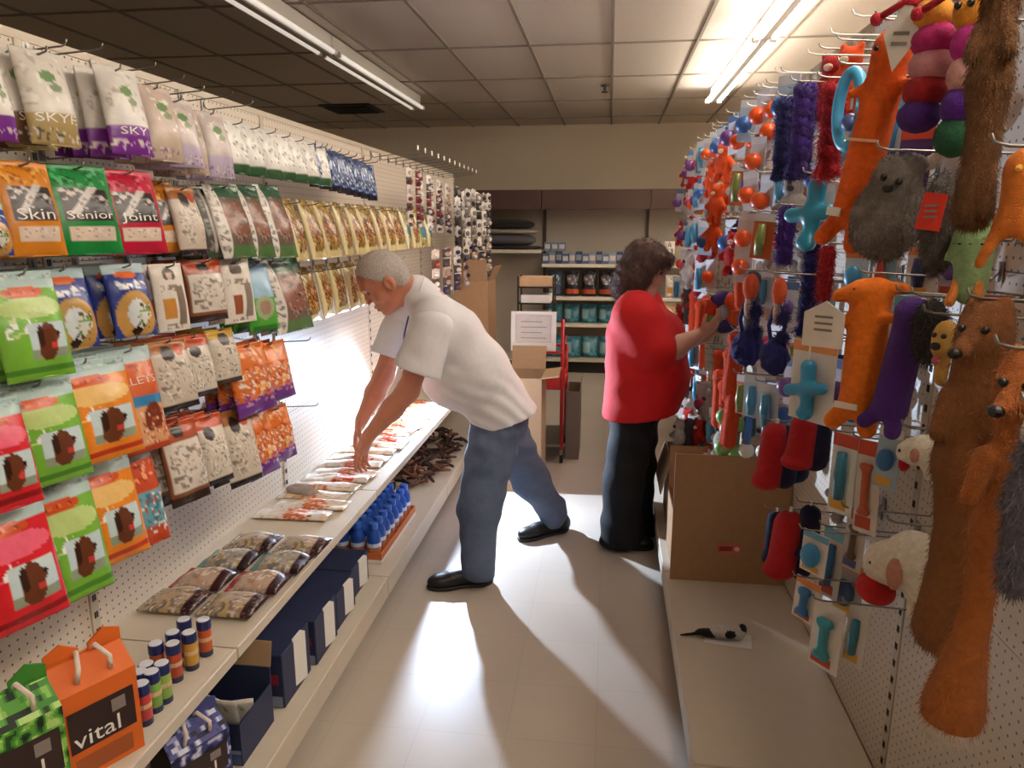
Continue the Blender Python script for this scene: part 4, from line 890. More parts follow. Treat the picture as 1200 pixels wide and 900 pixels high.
for z in (.22, .34, .46):
    MB().tube([(-.13, -.1, z), (.13, -.1, z), (.13, .1, z), (-.13, .1, z), (-.13, -.1, z)], .005, 5).build('wire_ring', M_BLKWIRE, rk)
    MB().box((-.128, -.098, z - .006), (.128, .098, z)).build('wire_shelf', M_BLKWIRE, rk)
for i, (z, c, w) in enumerate(((.221, '#e2ded8', .10), (.341, '#ece8e0', .11), (.461, '#c9a37c', .12))):
    tag(MB().box((-w, -.09, 0), (w, .09, .05 + .01 * i), bev=.002).build('paper_stack', cmat(c, .8, tag='paper'), None, (-.53, 5.43, .8 + z + .0035)), ('white paper stack on the lower level of the black wire rack', 'white paper stack on the middle level of the black wire rack', 'tan folded card on top of the black wire rack')[i], 'papers')
# ------------------------------------------------------------------ cartons on the right base deck
bx = carton((.55, 3.265, RDECK + .001), .46, .46, .26, 'big open brown carton on the right base deck', flaps=((1, 0, 5), (0, 1, 4)))
fp = MB().box((-.245, -.003, 0), (.245, .003, .58)).build('front_board', M_KRAFT, bx); fp.location = (0, -.236, 0)
pr = MB().box((-.05, -.0045, .135), (.05, -.0032, .185)).build('printed_mark', cmat('#c96a58', .8, tag='ink'), fp)
MB().slab([(-.042, .146), (.012, .15), (.016, .172), (-.04, .168)], .0012).build('printed_shape', cmat('#8e3a30', .8, tag='ink'), pr).location = (0, -.0046, 0)
MB().ball((.034, -.005, .16), (.011, .001, .011), 8, 6).build('printed_dot', cmat('#e8c9b8', .8, tag='ink'), pr)
carton((.53, 3.76, RDECK + .001), .38, .40, .36, 'pale open carton behind the big brown carton', flaps=((-1, 0, 165), (1, 0, 10)), mt=cmat('#b59c86', .85, tag='board'))
# clear film scrap with a black and white toy on the deck
p = atz(845, 748, RDECK)
tw = thing('toy_packet', 'black and white toy in clear wrap lying on the right base deck', 'toy', (p[0], p[1], RDECK + .001), (0, 0, R_(-8)))
obj('toy_body', sdf_mesh('toy_body', [ell((0, 0, .028), (.05, .03, .025)), ell((.06, .005, .03), (.028, .025, .026)), ell((-.05, -.01, .02), (.045, .018, .016), g=1), cap((-.09, -.015, .014), (-.15, -.03, .006), .007, .004, g=1), ell((.075, .01, .045), (.016, .02, .018), g=1), ell((.03, -.02, .03), (.02, .014, .014), g=1)], .005, .008, [plush('#cfc8c0'), plush('#16130f')]), tw)
MB().box((-.06, -.05, 0), (.11, .045, .0025)).build('backing_card', M_WHITE, tw)
# ------------------------------------------------------------------ the toys on the right
def fur(a, f=130.0): return lambda X, Y, Z: a * (np.sin(f * X + 1.3 * np.sin(f * .6 * Z)) * np.sin(f * .9 * Z + 2 * np.sin(f * .5 * Y)) + .6 * np.sin(f * 1.7 * Y + f * .8 * X))
TAKEN = []
RL, RG = 'wire peg hook holding toys on the right pegboard', 'wire hooks of the right pegboard'
def place(u0, u1, v0, v1, x):
    c = atx((u0 + u1) / 2, (v0 + v1) / 2, x); s = pxm(c); top = atx((u0 + u1) / 2, v0, x)
    return np.array([x, c[1], top[2]]), (u1 - u0) / s, (v1 - v0) / s * 1.03
def toy(name, label, cat, box, x, face=-48, lean=0, hooked=True, group=None):
    p, W, H = place(*box, x)
    t = thing(name, label, cat, p, (0, R_(lean), R_(face)), group)
    TAKEN.append((x, p[1], p[2], H))
    if hooked: hook(p[1], p[2] - .004, RX, min(x - .03, RX - .12), short('wire peg hook carrying the ' + label), RG)
    return t, W, H
def eyes(t, pts, r, c='#120d0a'):
    for q in pts: MB().ball(q, r, 8, 6).build('eye', rubber(c), t, smooth=True)
def cord(t, z0=.012): MB().tube([(0, 0, -.02), (0, 0, z0)], .002, 4).build('hang_loop', M_WHITE, t)
def price(t, pts, c='#e6dfd6', y=-.03, name='price_card', lines=3):
    o = MB().slab(pts, .002).build(name, cmat(c, .6, tag='card'), t); o.location = (0, y, 0)
    x0, x1 = min(p[0] for p in pts), max(p[0] for p in pts); z0, z1 = min(p[1] for p in pts), max(p[1] for p in pts)
    for i in range(lines): MB().box((x0 + .28 * (x1 - x0), -.0018, z0 + (z1 - z0) * (.35 + .14 * i)), (x1 - .28 * (x1 - x0), -.0012, z0 + (z1 - z0) * (.40 + .14 * i))).build('print_line', cmat('#8d8680', .7, tag='ink'), o)
    return o
def long_plush(t, W, H, c, snout=-1, arms=True, r=.36, c2=None):
    a = W * r; z = lambda q: -H * q
    pr = [cap((0, 0, z(.17)), (0, 0, z(.80)), a, a * 1.08), ell((0, 0, z(.10)), (a * 1.05, a * 1.05, H * .09))]
    if snout: pr += [cap((snout * a * .5, -a * .4, z(.09)), (snout * a * 1.5, -a * .5, z(.13)), a * .5, a * .36), cap((-snout * a * .4, 0, z(.06)), (-snout * a * 1.7, 0, z(.07)), a * .38, a * .28)]
    if arms: pr += [cap((a * .6, -a * .3, z(.26)), (a * 1.6, -a * .6, z(.24)), a * .34, a * .26), cap((-a * .6, -a * .3, z(.27)), (-a * 1.3, -a * .9, z(.30)), a * .34, a * .26)]
    pr += [cap((a * .35, 0, z(.82)), (a * .7, -a * .5, z(.965)), a * .55, a * .5), cap((-a * .4, 0, z(.82)), (-a * 1.2, -a * .4, z(.95)), a * .55, a * .5)]
    obj('plush_body', sdf_mesh('plush_body', pr, max(.0045, H / 60), a * .35, plush(c), disp=fur(.0004, 300)), t)
    return a
# big orange long toy at the top
t, W, H = toy('long_plush', 'large bright orange long plush toy at the top with diamond tag', 'plush toy', (1008, 1072, 38, 288), .50, -40, 9)
a = long_plush(t, W, H, '#f0640c', 0, True, .33)
MB().box((-a * .9, -a * 1.12, -H * .50), (a * .9, -a * .98, -H * .488)).build('stitch_band', cmat('#f0c8a4', .8, tag='thread'), t)
MB().box((-a * 1.0, -a * 1.14, -H * .84), (-a * .2, -a * .98, -H * .80)).build('label_tab', M_WHITE, t)
price(t, [(a * .3, -.03), (a * 1.2, .028), (a * 2.1, -.03), (a * 1.2, -.088)], y=-a * 2.3, lines=2)
eyes(t, [(a * .5, -a * .95, -H * .11), (-a * .5, -a * .95, -H * .11)], .005)
# second orange dog with house shaped tag
t, W, H = toy('long_plush', 'orange long plush dog with white house shaped card, below the big one', 'plush toy', (978, 1050, 322, 500), .55, -40)
a = long_plush(t, W, H, '#f27a0c', -1, True, .30)
cord(t, .02)
MB().box((-a * .95, -a * 1.10, -H * .84), (a * .3, -a * .96, -H * .80)).build('stitch_band', cmat('#f4e4d4', .8, tag='thread'), t)
price(t, [(-a * 3.0, -H * .46), (-a * .75, -H * .46), (-a * .75, -H * .24), (-a * 1.8, -H * .16), (-a * 3.0, -H * .24)], c='#efe6dc', y=-a * 1.2)
eyes(t, [(-a * .5, -a * .9, -H * .08)], .004)
# grey furry animal with red tag
t, W, H = toy('furry_plush', 'grey shaggy plush animal beside the orange toys', 'plush toy', (1008, 1090, 183, 300), .50, -42, 6)
a = W * .5
obj('plush_body', sdf_mesh('plush_body', [ell((0, 0, -H * .60), (a * .98, a * .75, H * .40)), ell((a * .12, -a * .15, -H * .26), (a * .62, a * .6, H * .25)), ell((a * .55, 0, -H * .08), (a * .2, a * .15, H * .08)), ell((-a * .3, 0, -H * .09), (a * .2, a * .15, H * .08)), ell((-a * .35, -a * .5, -H * .66), (a * .35, a * .3, H * .22))], .005, .02, plush('#857a72'), disp=fur(.002, 170)), t); add_fur(t.children[-1], 7000, .010, .0010, out=.35, wild=.28)
eyes(t, [(a * .0, -a * .80, -H * .22), (a * .42, -a * .76, -H * .25)], .0065); MB().ball((a * .22, -a * .90, -H * .32), (.010, .008, .007), 8, 6).build('nose', rubber('#14100e'), t)
t, W, H = toy('furry_plush', 'dark grey shaggy plush with red hang tag', 'plush toy', (1080, 1124, 205, 320), .52, -42, hooked=False)
a = W * .5
obj('plush_body', sdf_mesh('plush_body', [ell((0, 0, -H * .5), (a * .95, a * .8, H * .48)), ell((0, -a * .2, -H * .2), (a * .6, a * .6, H * .2))], .006, .02, plush('#5f5752'), disp=fur(.002, 170)), t); add_fur(t.children[-1], 4000, .010, .0010, out=.35, wild=.28)
price(t, [(-a * .9, -H * .52), (a * .35, -H * .55), (a * .55, -H * .20), (-a * .55, -H * .17)], c='#d9301c', y=-a * 1.0, name='red_tag')
# caterpillars
def caterpillar(box, x, label, cs, face=-42, lean=0):
    t, W, H = toy('caterpillar_plush', label, 'plush toy', box, x, face, lean); n = len(cs); r = W * .5
    for i, c in enumerate(cs): obj('segment', sdf_mesh('segment', [ell((r * .15 * math.sin(i), 0, -H * (i + .5) / n), (r * (.85 if i else .75), r * .8, H / n * .72))], max(.005, r / 9), .01, plush(c), disp=fur(.001, 260)), t)
    obj('antenna', MB().tube([(-r * .2, -r * .3, -H * .02), (-r * .9, -r * .5, .005), (-r * 1.9, -r * .5, -.012)], .006, 6).ball((-r * 2.0, -r * .5, -.014), .011, 8, 6).mesh('antenna', plush('#c02034'), True), t)
    obj('antenna', MB().tube([(r * .1, -r * .3, -.005), (-r * .3, -r * .4, .02), (-r * .5, -r * .4, .035)], .006, 6).ball((-r * .52, -r * .4, .038), .012, 8, 6).mesh('antenna', plush('#c02034'), True), t)
    eyes(t, [(-r * .35, -r * .75, -H * .07), (r * .15, -r * .8, -H * .07)], .006)
caterpillar((1058, 1116, 8, 142), .52, 'yellow headed caterpillar plush with pink and red segments, left one', ['#e8a53c', '#c42a78', '#d6949a', '#a81a20', '#4a2078'])
caterpillar((1104, 1160, 2, 168), .55, 'yellow headed caterpillar plush with purple segments, right one', ['#e8972c', '#c42a90', '#d9a29a', '#5a2090', '#1f5a3a'])
# squirrel and green duck near the top right
def pelt(label, box, x, c, tailc=None, face=-35, lean=0, head=True, hooked=True, slim=1.0):
    t, W, H = toy('pelt_plush', label, 'plush toy', box, x, face, lean, hooked); a = W * .5
    pr = [ell((0, 0, -H * .07), (a * .62, a * .55, H * .075)), cap((0, 0, -H * .10), (0, 0, -H * .42), a * .62 * slim, a * .78 * slim), cap((0, 0, -H * .42), (a * .05, 0, -H * .66), a * .78 * slim, a * .56 * slim), cap((a * .05, 0, -H * .66), (0, 0, -H * .90), a * .58 * slim, a * .80)]
    if head: pr += [cap((-a * .1, -a * .4, -H * .08), (-a * .35, -a * .95, -H * .115), a * .34, a * .2), ell((a * .38, 0, -H * .015), (a * .18, a * .12, H * .04)), ell((-a * .32, 0, -H * .015), (a * .18, a * .12, H * .04))]
    pr += [cap((a * .5, -a * .4, -H * .24), (a * .75, -a * .75, -H * .33), a * .28, a * .24), cap((-a * .5, -a * .4, -H * .24), (-a * .6, -a * .85, -H * .33), a * .28, a * .24)]
    if tailc: pr += [ell((0, 0, -H * .955), (a * .72, a * .7, H * .05), g=1)]
    obj('plush_body', sdf_mesh('plush_body', pr, max(.005, H / 90), a * .3, [plush(c), plush(tailc or c)], disp=fur(.0006, 240)), t); add_fur(t.children[-1], 12000, .010, .0008, out=.3, down=(0, 0, -.9), wild=.2)
    if head: eyes(t, [(-a * .42, -a * .62, -H * .06), (a * .1, -a * .68, -H * .06)], .006); MB().ball((-a * .42, -a * 1.12, -H * .118), (.010, .008, .008), 8, 6).build('nose', rubber('#14100e'), t)
    return t
t = pelt('brown furry squirrel plush hanging at the top right corner', (1128, 1186, -30, 262), .50, '#7d5430', face=-38)
t2, W, H = toy('tube_plush', 'grey shaggy backed plush strip left of the squirrel plush', 'plush toy', (1126, 1150, -10, 150), .56, -40)
obj('plush_body', sdf_mesh('plush_body', [cap((0, 0, -W * .4), (0, 0, -H + W * .4), W * .42, W * .5)], .006, .01, plush('#948a88'), disp=fur(.0008, 200)), t2); add_fur(t2.children[-1], 2500, .012, .001, out=.35)
t, W, H = toy('duck_plush', 'pale green plush duck body with orange feet under the squirrel', 'plush toy', (1112, 1170, 250, 352), .55, -38)
a = W * .5
obj('plush_body', sdf_mesh('plush_body', [ell((0, 0, -H * .2), (a * .7, a * .6, H * .2)), cap((0, 0, -H * .3), (0, 0, -H * .85), a * .75, a * .6), cap((-a * .6, 0, -H * .35), (-a * .95, -a * .2, -H * .5), a * .2, a * .12)], .006, .015, plush('#8fae78')), t)
for s in (-1, 1): obj('foot', sdf_mesh('foot', [cap((s * a * .35, -a * .3, -H * .7), (s * a * .5, -a * .6, -H * .98), a * .16, a * .22)], .005, .01, plush('#e0883a')), t)
obj('collar', MB().tube([(a * .72 * math.cos(k * PI / 6), a * .66 * math.sin(k * PI / 6), -H * .33) for k in range(13)], .004, 5).mesh('collar', M_DARK, True), t)
t, W, H = toy('duck_plush', 'orange plush bird at the right picture edge with wide wings', 'plush toy', (1160, 1222, 180, 312), .52, -36)
a = W * .5
obj('plush_body', sdf_mesh('plush_body', [ell((0, 0, -H * .35), (a * .6, a * .55, H * .34)), ell((0, -a * .1, -H * .12), (a * .45, a * .4, H * .13)), cap((-a * .4, 0, -H * .6), (-a * .95, -a * .2, -H * .95), a * .28, a * .2), cap((a * .4, 0, -H * .6), (a * .9, -a * .2, -H * .9), a * .28, a * .2)], .006, .02, plush('#dd7a24')), t)
MB().tube([(0, -a * .45, -H * .13), (0, -a * .8, -H * .15)], [a * .18, .002], 8).build('beak', plush('#f0b03c'), t)
# foxes
pelt('long brown fox pelt plush hanging at the right', (1086, 1174, 350, 778), .55, '#8a5428', face=-34)
pelt('long orange fox pelt plush with white tail tip at the right edge', (1128, 1216, 405, 888), .50, '#b4662a', '#e2d6c6', face=-30, lean=3, slim=.62)
t, W, H = toy('tube_plush', 'grey blue plush tail cut off by the right picture edge', 'plush toy', (1180, 1226, 478, 696), .46, -35)
obj('plush_body', sdf_mesh('plush_body', [cap((0, 0, -W * .35), (0, 0, -H * .45), W * .30, W * .45), cap((0, 0, -H * .45), (0, 0, -H + W * .4), W * .45, W * .38)], .006, .01, plush('#6f6a74'), disp=fur(.0008, 200)), t); add_fur(t.children[-1], 4000, .012, .001, out=.35)
obj('white_cuff', sdf_mesh('white_cuff', [ell((0, 0, -W * .5), (W * .38, W * .38, W * .5))], .006, .01, plush('#e0d4c8')), t)
# purple long toy, black dog with yellow head
t, W, H = toy('long_plush', 'deep purple long plush toy right of the orange dog', 'plush toy', (1040, 1092, 345, 508), .60, -45, 7)
long_plush(t, W, H, '#4f2380', 0, False, .36)
t, W, H = toy('furry_plush', 'black curly plush toy behind the yellow dog head', 'plush toy', (1072, 1108, 350, 425), .60, -45)
obj('plush_body', sdf_mesh('plush_body', [ell((0, 0, -H * .5), (W * .48, W * .4, H * .48)), ell((0, -W * .2, -H * .25), (W * .35, W * .3, H * .22))], .006, .01, plush('#2e2a26'), disp=fur(.004, 180)), t); add_fur(t.children[-1], 2500, .012, .001, wild=.6)
t, W, H = toy('dog_plush', 'yellow plush dog head with pink tongue beside the brown pelt', 'plush toy', (1090, 1124, 372, 448), .56, -50)
a = W * .5
obj('plush_body', sdf_mesh('plush_body', [ell((0, 0, -H * .3), (a * .9, a * .8, H * .28)), ell((-a * .1, -a * .6, -H * .42), (a * .5, a * .5, H * .16)), cap((0, 0, -H * .5), (0, 0, -H * .95), a * .5, a * .4)], .005, .01, plush('#cfa050')), t)
obj('tongue', sdf_mesh('tongue', [ell((-a * .1, -a * .8, -H * .62), (a * .3, a * .25, H * .08))], .004, .005, plush('#d8707a')), t)
eyes(t, [(-a * .4, -a * .72, -H * .25), (a * .2, -a * .75, -H * .25)], .005); MB().ball((-a * .1, -a * 1.1, -H * .40), (.009, .007, .007), 8, 6).build('nose', rubber('#14100e'), t)
# white pigs
def pig(box, x, label, noser, face, headdir=-1):
    t, W, H = toy('pig_plush', label, 'plush toy', box, x, face); a = W * .5; b = H * .5
    obj('plush_body', sdf_mesh('plush_body', [ell((a * .25, 0, -b * .75), (a * .75, a * .55, b * .72)), ell((-a * .45, -a * .1, -b * 1.05), (a * .5, a * .45, b * .55)), cap((a * .5, -a * .2, -b * 1.2), (a * .55, -a * .3, -b * 1.8), a * .2, a * .15)], .0055, .02, plush('#e6dbc8'), disp=fur(.001, 260)), t)
    obj('snout', sdf_mesh('snout', [ell((-a * .5, -a * .28, -b * 1.62), (noser[0] * a, noser[1] * a, noser[2] * b))], .005, .006, plush('#c0161c')), t)
    obj('ear', sdf_mesh('ear', [ell((a * .12, -a * .55, -b * .95), (a * .22, a * .1, b * .38))], .005, .006, plush('#c98a76')), t)
    eyes(t, [(-a * .55, -a * .5, -b * .95)], .004)
pig((1050, 1112, 505, 556), .58, 'small white plush pig with round red nose', (.22, .2, .36), -60)
pig((1012, 1108, 612, 715), .58, 'larger white plush pig with flat red snout and pink ear', (.5, .4, .36), -55)
# boots
def boot(box, x, label, c, dark=True, face=-45, lean=4):
    t, W, H = toy('boot_plush', label, 'plush toy', box, x, face, lean); a = W * .42
    obj('boot_leg', sdf_mesh('boot_leg', [cap((0, 0, -a), (0, 0, -H * .72), a, a * 1.08), ell((0, -a * .3, -H * .86), (a * 1.1, a * 1.4, H * .13))], .006, .015, plush(c), disp=fur(.0007, 220)), t)
    if dark: obj('boot_back', sdf_mesh('boot_back', [cap((a * .75, a * .75, -a), (a * .75, a * .75, -H * .80), a * .85, a * .95)], .006, .015, plush('#14163c'), disp=fur(.0007, 220)), t)
    MB().box((-a * .12, -a * .1, -.01), (a * .12, a * .1, .012)).build('hang_loop', M_WHITE, t)
boot((890, 926, 492, 572), .52, 'red plush boot above the cardboard edge, left of the pair', '#b8141c')
boot((924, 962, 482, 548), .56, 'red plush boot with navy back, right of the upper pair', '#b8141c')
boot((904, 944, 594, 676), .55, 'red plush boot hanging lowest beside the cardboard', '#b8141c')
for (bxx, lb) in (((896, 920, 595, 660), 'navy plush boot half hidden behind the lowest red boot'), ((934, 962, 588, 655), 'navy plush boot right of the lowest red boot'), ((915, 950, 500, 562), 'navy plush boot between the two upper red boots')):
    t, W, H = toy('boot_plush', lb, 'plush toy', bxx, .60, -45, 0); a = W * .42
    obj('boot_leg', sdf_mesh('boot_leg', [cap((0, 0, -a), (0, 0, -H * .75), a, a * 1.1), ell((0, -a * .3, -H * .86), (a * 1.1, a * 1.3, H * .13))], .006, .015, plush('#14163c'), disp=fur(.0007, 220)), t)
    MB().box((-a * .12, -a * .1, -.01), (a * .12, a * .1, .012)).build('hang_loop', M_WHITE, t)
# blue planes / bones
def plane(box, x, label, c, face=-50, lean=0, card=False):
    t, W, H = toy('plane_toy', label, 'dog toy', box, x, face, lean); a = W * .5
    if card: MB().box((-a * 1.1, a * .3, -H * 1.0), (a * 1.1, a * .34, .0)).build('backing_card', cmat('#e2ddd8', .6, tag='card'), t); MB().box((-a * 1.1, a * .28, -H * .14), (a * 1.1, a * .298, -.002)).build('card_header', cmat('#e0955c', .6, tag='card'), t)
    off = -H * .22 if card else 0; HH = H * .75 if card else H
    obj('toy_body', sdf_mesh('toy_body', [cap((0, 0, off - HH * .12), (a * .1, 0, off - HH * .88), a * .32, a * .26), cap((-a * .8, -a * .1, off - HH * .55), (a * .8, -a * .1, off - HH * .42), a * .26, a * .26), ell((a * .1, -a * .2, off - HH * .88), (a * .36, a * .2, HH * .1))], .005, a * .2, rubber(c)), t)
    MB().tube([(0, 0, off - HH * .1), (0, 0, .01)], .0025, 5).build('hang_loop', M_WHITE, t)
plane((923, 990, 208, 292), .52, 'turquoise plane shaped rubber toy in the upper middle', '#1f8fb0', -55, 8)
plane((918, 974, 398, 492), .52, 'turquoise plane shaped rubber toy on a white backing card', '#2a93c0', -55, 0, True)
# ropes, tassels, rings
def rope_toy(box, x, label, c, c2=None, tassel=True, face=-45, lean=0, name='rope_toy'):
    t, W, H = toy(name, label, 'rope toy', box, x, face, lean); a = W * .34
    for i, cc in enumerate((c, c2 or c)):
        pts = [(a * .45 * math.cos(k * 1.05 + i * PI), a * .45 * math.sin(k * 1.05 + i * PI), -H * .04 - H * .72 * k / 22) for k in range(23)]
        add_fur(MB().tube(pts, a * .62, 7).build('strand', plush(cc), t, smooth=True), 2600, .017, .0011, out=.8, wild=.6)
    if tassel:
        m = MB(); rs2 = random.Random(len(label))
        for k in range(16):
            an = rs2.uniform(0, 6.28); rr = a * rs2.uniform(.2, 1.5); m.tube([(0, 0, -H * .74), (rr * .6 * math.cos(an), rr * .6 * math.sin(an), -H * .86), (rr * math.cos(an), rr * math.sin(an), -H * rs2.uniform(.92, 1.0))], [a * .35, a * .38, a * .22], 5)
        m.build('tassel', plush(c2 or c), t, smooth=True); add_fur(t.children[-1], 2200, .018, .0011, out=.7, wild=.6)
    return t
rope_toy((903, 935, 118, 208), .55, 'navy knotted fleece rope toy at the top', '#1f1e58')
rope_toy((920, 960, 102, 206), .52, 'purple knotted fleece rope toy between the navy and red ones', '#4a2a86', '#3a226a')
rope_toy((955, 992, 98, 206), .52, 'red knotted fleece rope toy at the top', '#a8141c', '#c2202a')
rope_toy((906, 934, 243, 322), .55, 'purple spiral fleece rope toy under the knotted ones', '#5a2f92', '#4a247c', False)
rope_toy((936, 962, 262, 395), .58, 'navy long fleece rope toy right of the purple spiral', '#1e1d5a', '#241f66')
rope_toy((956, 978, 288, 364), .55, 'thin red rope toy beside the white cards', '#b01820', None, False)
t, W, H = toy('ring_toy', 'light blue rubber ring toy beside the big orange plush', 'dog toy', (978, 1020, 82, 172), .54, -60)
MB().tube([(W * .42 * math.cos(k * PI / 12), -W * .1, -H * .5 + H * .45 * math.sin(k * PI / 12)) for k in range(25)], W * .16, 8).build('ring', rubber('#4aaede'), t, smooth=True)
MB().ball((W * .1, -W * .15, -H * .66), W * .24, 10, 8).build('ring_ball', rubber('#4a5c9a'), t, smooth=True)
MB().tube([(W * .1, -W * .15, -H * .5), (0, 0, .0)], .003, 5).build('hang_loop', M_WHITE, t)
# navy fuzzy balls hanging from orange figures
for (bxx, lb) in (((858, 897, 318, 425), 'left orange headed rope toy ending in a navy fuzzy ball'), ((893, 928, 322, 436), 'right orange headed rope toy ending in a navy fuzzy ball')):
    t, W, H = toy('pompom_toy', lb, 'dog toy', bxx, .48, -45)
    a = W * .5
    obj('figure_head', sdf_mesh('figure_head', [ell((0, 0, -H * .15), (a * .5, a * .45, H * .14)), ell((0, 0, -H * .36), (a * .34, a * .3, H * .14), g=1)], .006, .01, [plush('#d8562c'), plush('#c9a890')]), t)
    for s in (-1, 1): MB().tube([(s * a * .25, 0, -H * .3), (s * a * .6, 0, -H * .5), (s * a * .3, 0, -H * .7)], a * .14, 6).build('rope_leg', plush('#2b2c70'), t, smooth=True)
    obj('pompom', sdf_mesh('pompom', [ell((0, 0, -H * .81), (a * .95, a * .9, H * .19))], .006, .01, plush('#1c1d66'), disp=fur(.004, 150)), t); add_fur(t.children[-1], 3000, .016, .0012, out=.8, wild=.5)
# toy held by the woman: see the people section
# blister cards in the lower middle
rc = random.Random(17)
def card_toy(box, x, label, cc, ball, face=-52, shape='ball', name='carded_toy', group=None):
    t, W, H = toy(name, label, 'carded toy', box, x, face, rc.uniform(-4, 4), group=group); a = W * .5
    MB().box((-a, 0, -H), (a, .002, 0)).build('backing_card', cmat(cc, .6, tag='card'), t)
    MB().box((-a, -.0012, -H * .16), (a, -.0002, -.001)).build('card_header', cmat(rc.choice(['#e0854a', '#d8d2cc', '#c2452c', '#6fa8c4']), .6, tag='card'), t)
    MB().box((-a * .8, -.0012, -H * .95), (a * .5, -.0002, -H * .82)).build('card_print', cmat(rc.choice(['#b5472c', '#d8a23c', '#5c5a8a']), .6, tag='card'), t)
    if shape == 'ball': MB().ball((0, -a * .4, -H * .52), (a * .72, a * .5, min(a * .9, H * .3)), 12, 9).build('toy_ball', rubber(ball), t, smooth=True)
    elif shape == 'bone': obj('toy_body', sdf_mesh('toy_body', [cap((0, -a * .3, -H * .3), (0, -a * .3, -H * .72), a * .3, a * .3), ell((a * .25, -a * .3, -H * .27), (a * .3,) * 3), ell((-a * .25, -a * .3, -H * .27), (a * .3,) * 3), ell((a * .25, -a * .3, -H * .76), (a * .3,) * 3), ell((-a * .25, -a * .3, -H * .76), (a * .3,) * 3)], .005, .008, rubber(ball)), t)
    elif shape == 'tube': MB().tube([(0, -a * .3, -H * .22), (0, -a * .35, -H * .5), (0, -a * .3, -H * .80)], [a * .35, a * .45, a * .35], 9).build('toy_body', rubber(ball), t, smooth=True)
cards = [((972, 1004, 505, 600), .58, 'teal tube toy on a white card under the orange dog', '#d8dcd8', '#2f7a96', 'tube'), ((1000, 1030, 512, 622), .62, 'striped bone toy on a white card right of the teal tube', '#dcd4ca', '#b8502c', 'bone'), ((1028, 1058, 498, 572), .64, 'blue and orange ball toy under the purple plush', '#9fb4c4', '#1f5f98', 'ball'),
         ((938, 972, 622, 672), .52, 'bright blue ball toy on a card in the lower middle', '#e0d4cc', '#2f8ac0', 'ball'), ((990, 1016, 595, 668), .62, 'small dark bone toy on a card right of the lower balls', '#cfc6bc', '#6a4a3a', 'bone'), ((962, 990, 615, 700), .60, 'blue tube toy on a pale card right of the blue ball', '#d8d2ca', '#2a6aa4', 'tube'),
         ((930, 962, 676, 728), .54, 'blue bone toy on a card below the blue ball', '#e2d8d0', '#2a6fa8', 'bone'), ((950, 990, 702, 785), .54, 'teal bone toy on a white and orange card, lowest of all', '#e4dcd6', '#2f93a4', 'bone'), ((992, 1018, 706, 780), .60, 'dark teal tube toy on a card, lowest at right', '#dcd4cc', '#2a7a94', 'tube'),
         ((975, 1012, 655, 722), .66, 'dark blue ball toy on a grey card behind the lowest cards', '#b8b4b0', '#2f4f7c', 'ball'), ((1042, 1066, 345, 470), .72, 'blue tube toy on a card behind the purple plush', '#a8b8c4', '#1f6aa0', 'tube'), ((1040, 1066, 95, 190), .62, 'blue tube toy on a pale card beside the big orange plush', '#c4cdd4', '#2f86b4', 'tube'),
         ((1052, 1092, 150, 235), .64, 'dark purple ball toy on a card behind the grey shaggy plush', '#4a2a6a', '#3a1c66', 'ball'), ((988, 1018, 292, 352), .66, 'light blue ball toy on a card above the orange dog', '#c9d4da', '#3f92bc', 'ball'), ((1018, 1050, 285, 335), .68, 'red bone toy on a blue card under the grey shaggy plush', '#7fa8bc', '#c2452c', 'bone'),
         ((1062, 1098, 290, 345), .70, 'navy tube toy on a white card under the grey plush', '#d4cec8', '#1c2a5c', 'tube'), ((988, 1012, 395, 470), .64, 'teal ball toy on a card left of the orange dog', '#cfd4d0', '#2a8a9c', 'ball'), ((1102, 1130, 280, 345), .68, 'purple ball toy on a lilac card left of the pale green duck', '#b4a8bc', '#5a3f86', 'ball'),
         ((1148, 1182, 345, 410), .70, 'violet bone toy on a pale card above the orange fox', '#bcb2b4', '#5a3a68', 'bone'), ((975, 1000, 155, 205), .60, 'grey blue ball toy on a white card by the ring toy', '#dcd8d2', '#6a88a8', 'ball'), ((985, 1005, 205, 262), .62, 'white bone toy on a card left of the grey shaggy plush', '#d8d2c8', '#e6e2dc', 'bone')]
for (bxx, x, lb, cc, bc, sh) in cards: card_toy(bxx, x, lb, cc, bc, shape=sh)

# ---- the crowded far part of the board: columns of smaller toys, a few kinds repeated
kinds = {}; LCOUNT = {}; PUT = []
def kind(name, label, cat, parts):
    t = thing(name, label, cat, (0, 0, -5), group=label.split(' on ')[0] + ' group')
    for pn, me in parts:
        q = obj(pn, me, t)
        if pn == 'plush_body': add_fur(q, 1100, .009, .0011, out=.45, wild=.4)
    kinds[name + str(len(kinds))] = [t, False, label.split(' on ')[0]]; return name + str(len(kinds) - 1)
def small_plush(c, c2): return [('plush_body', sdf_mesh('plush_body', [ell((0, 0, -.045), (.038, .034, .036)), ell((0, 0, -.12), (.046, .038, .055)), cap((-.03, 0, -.09), (-.065, -.01, -.125), .014, .016), cap((.03, 0, -.09), (.065, -.01, -.125), .014, .016), cap((-.02, 0, -.15), (-.03, -.015, -.195), .018, .018), cap((.02, 0, -.15), (.03, -.015, -.195), .018, .018), ell((-.03, 0, -.012), (.012, .01, .014)), ell((.03, 0, -.012), (.012, .01, .014))], .007, .012, plush(c))), ('muzzle', sdf_mesh('muzzle', [ell((0, -.032, -.052), (.016, .012, .012))], .005, .004, plush(c2)))]
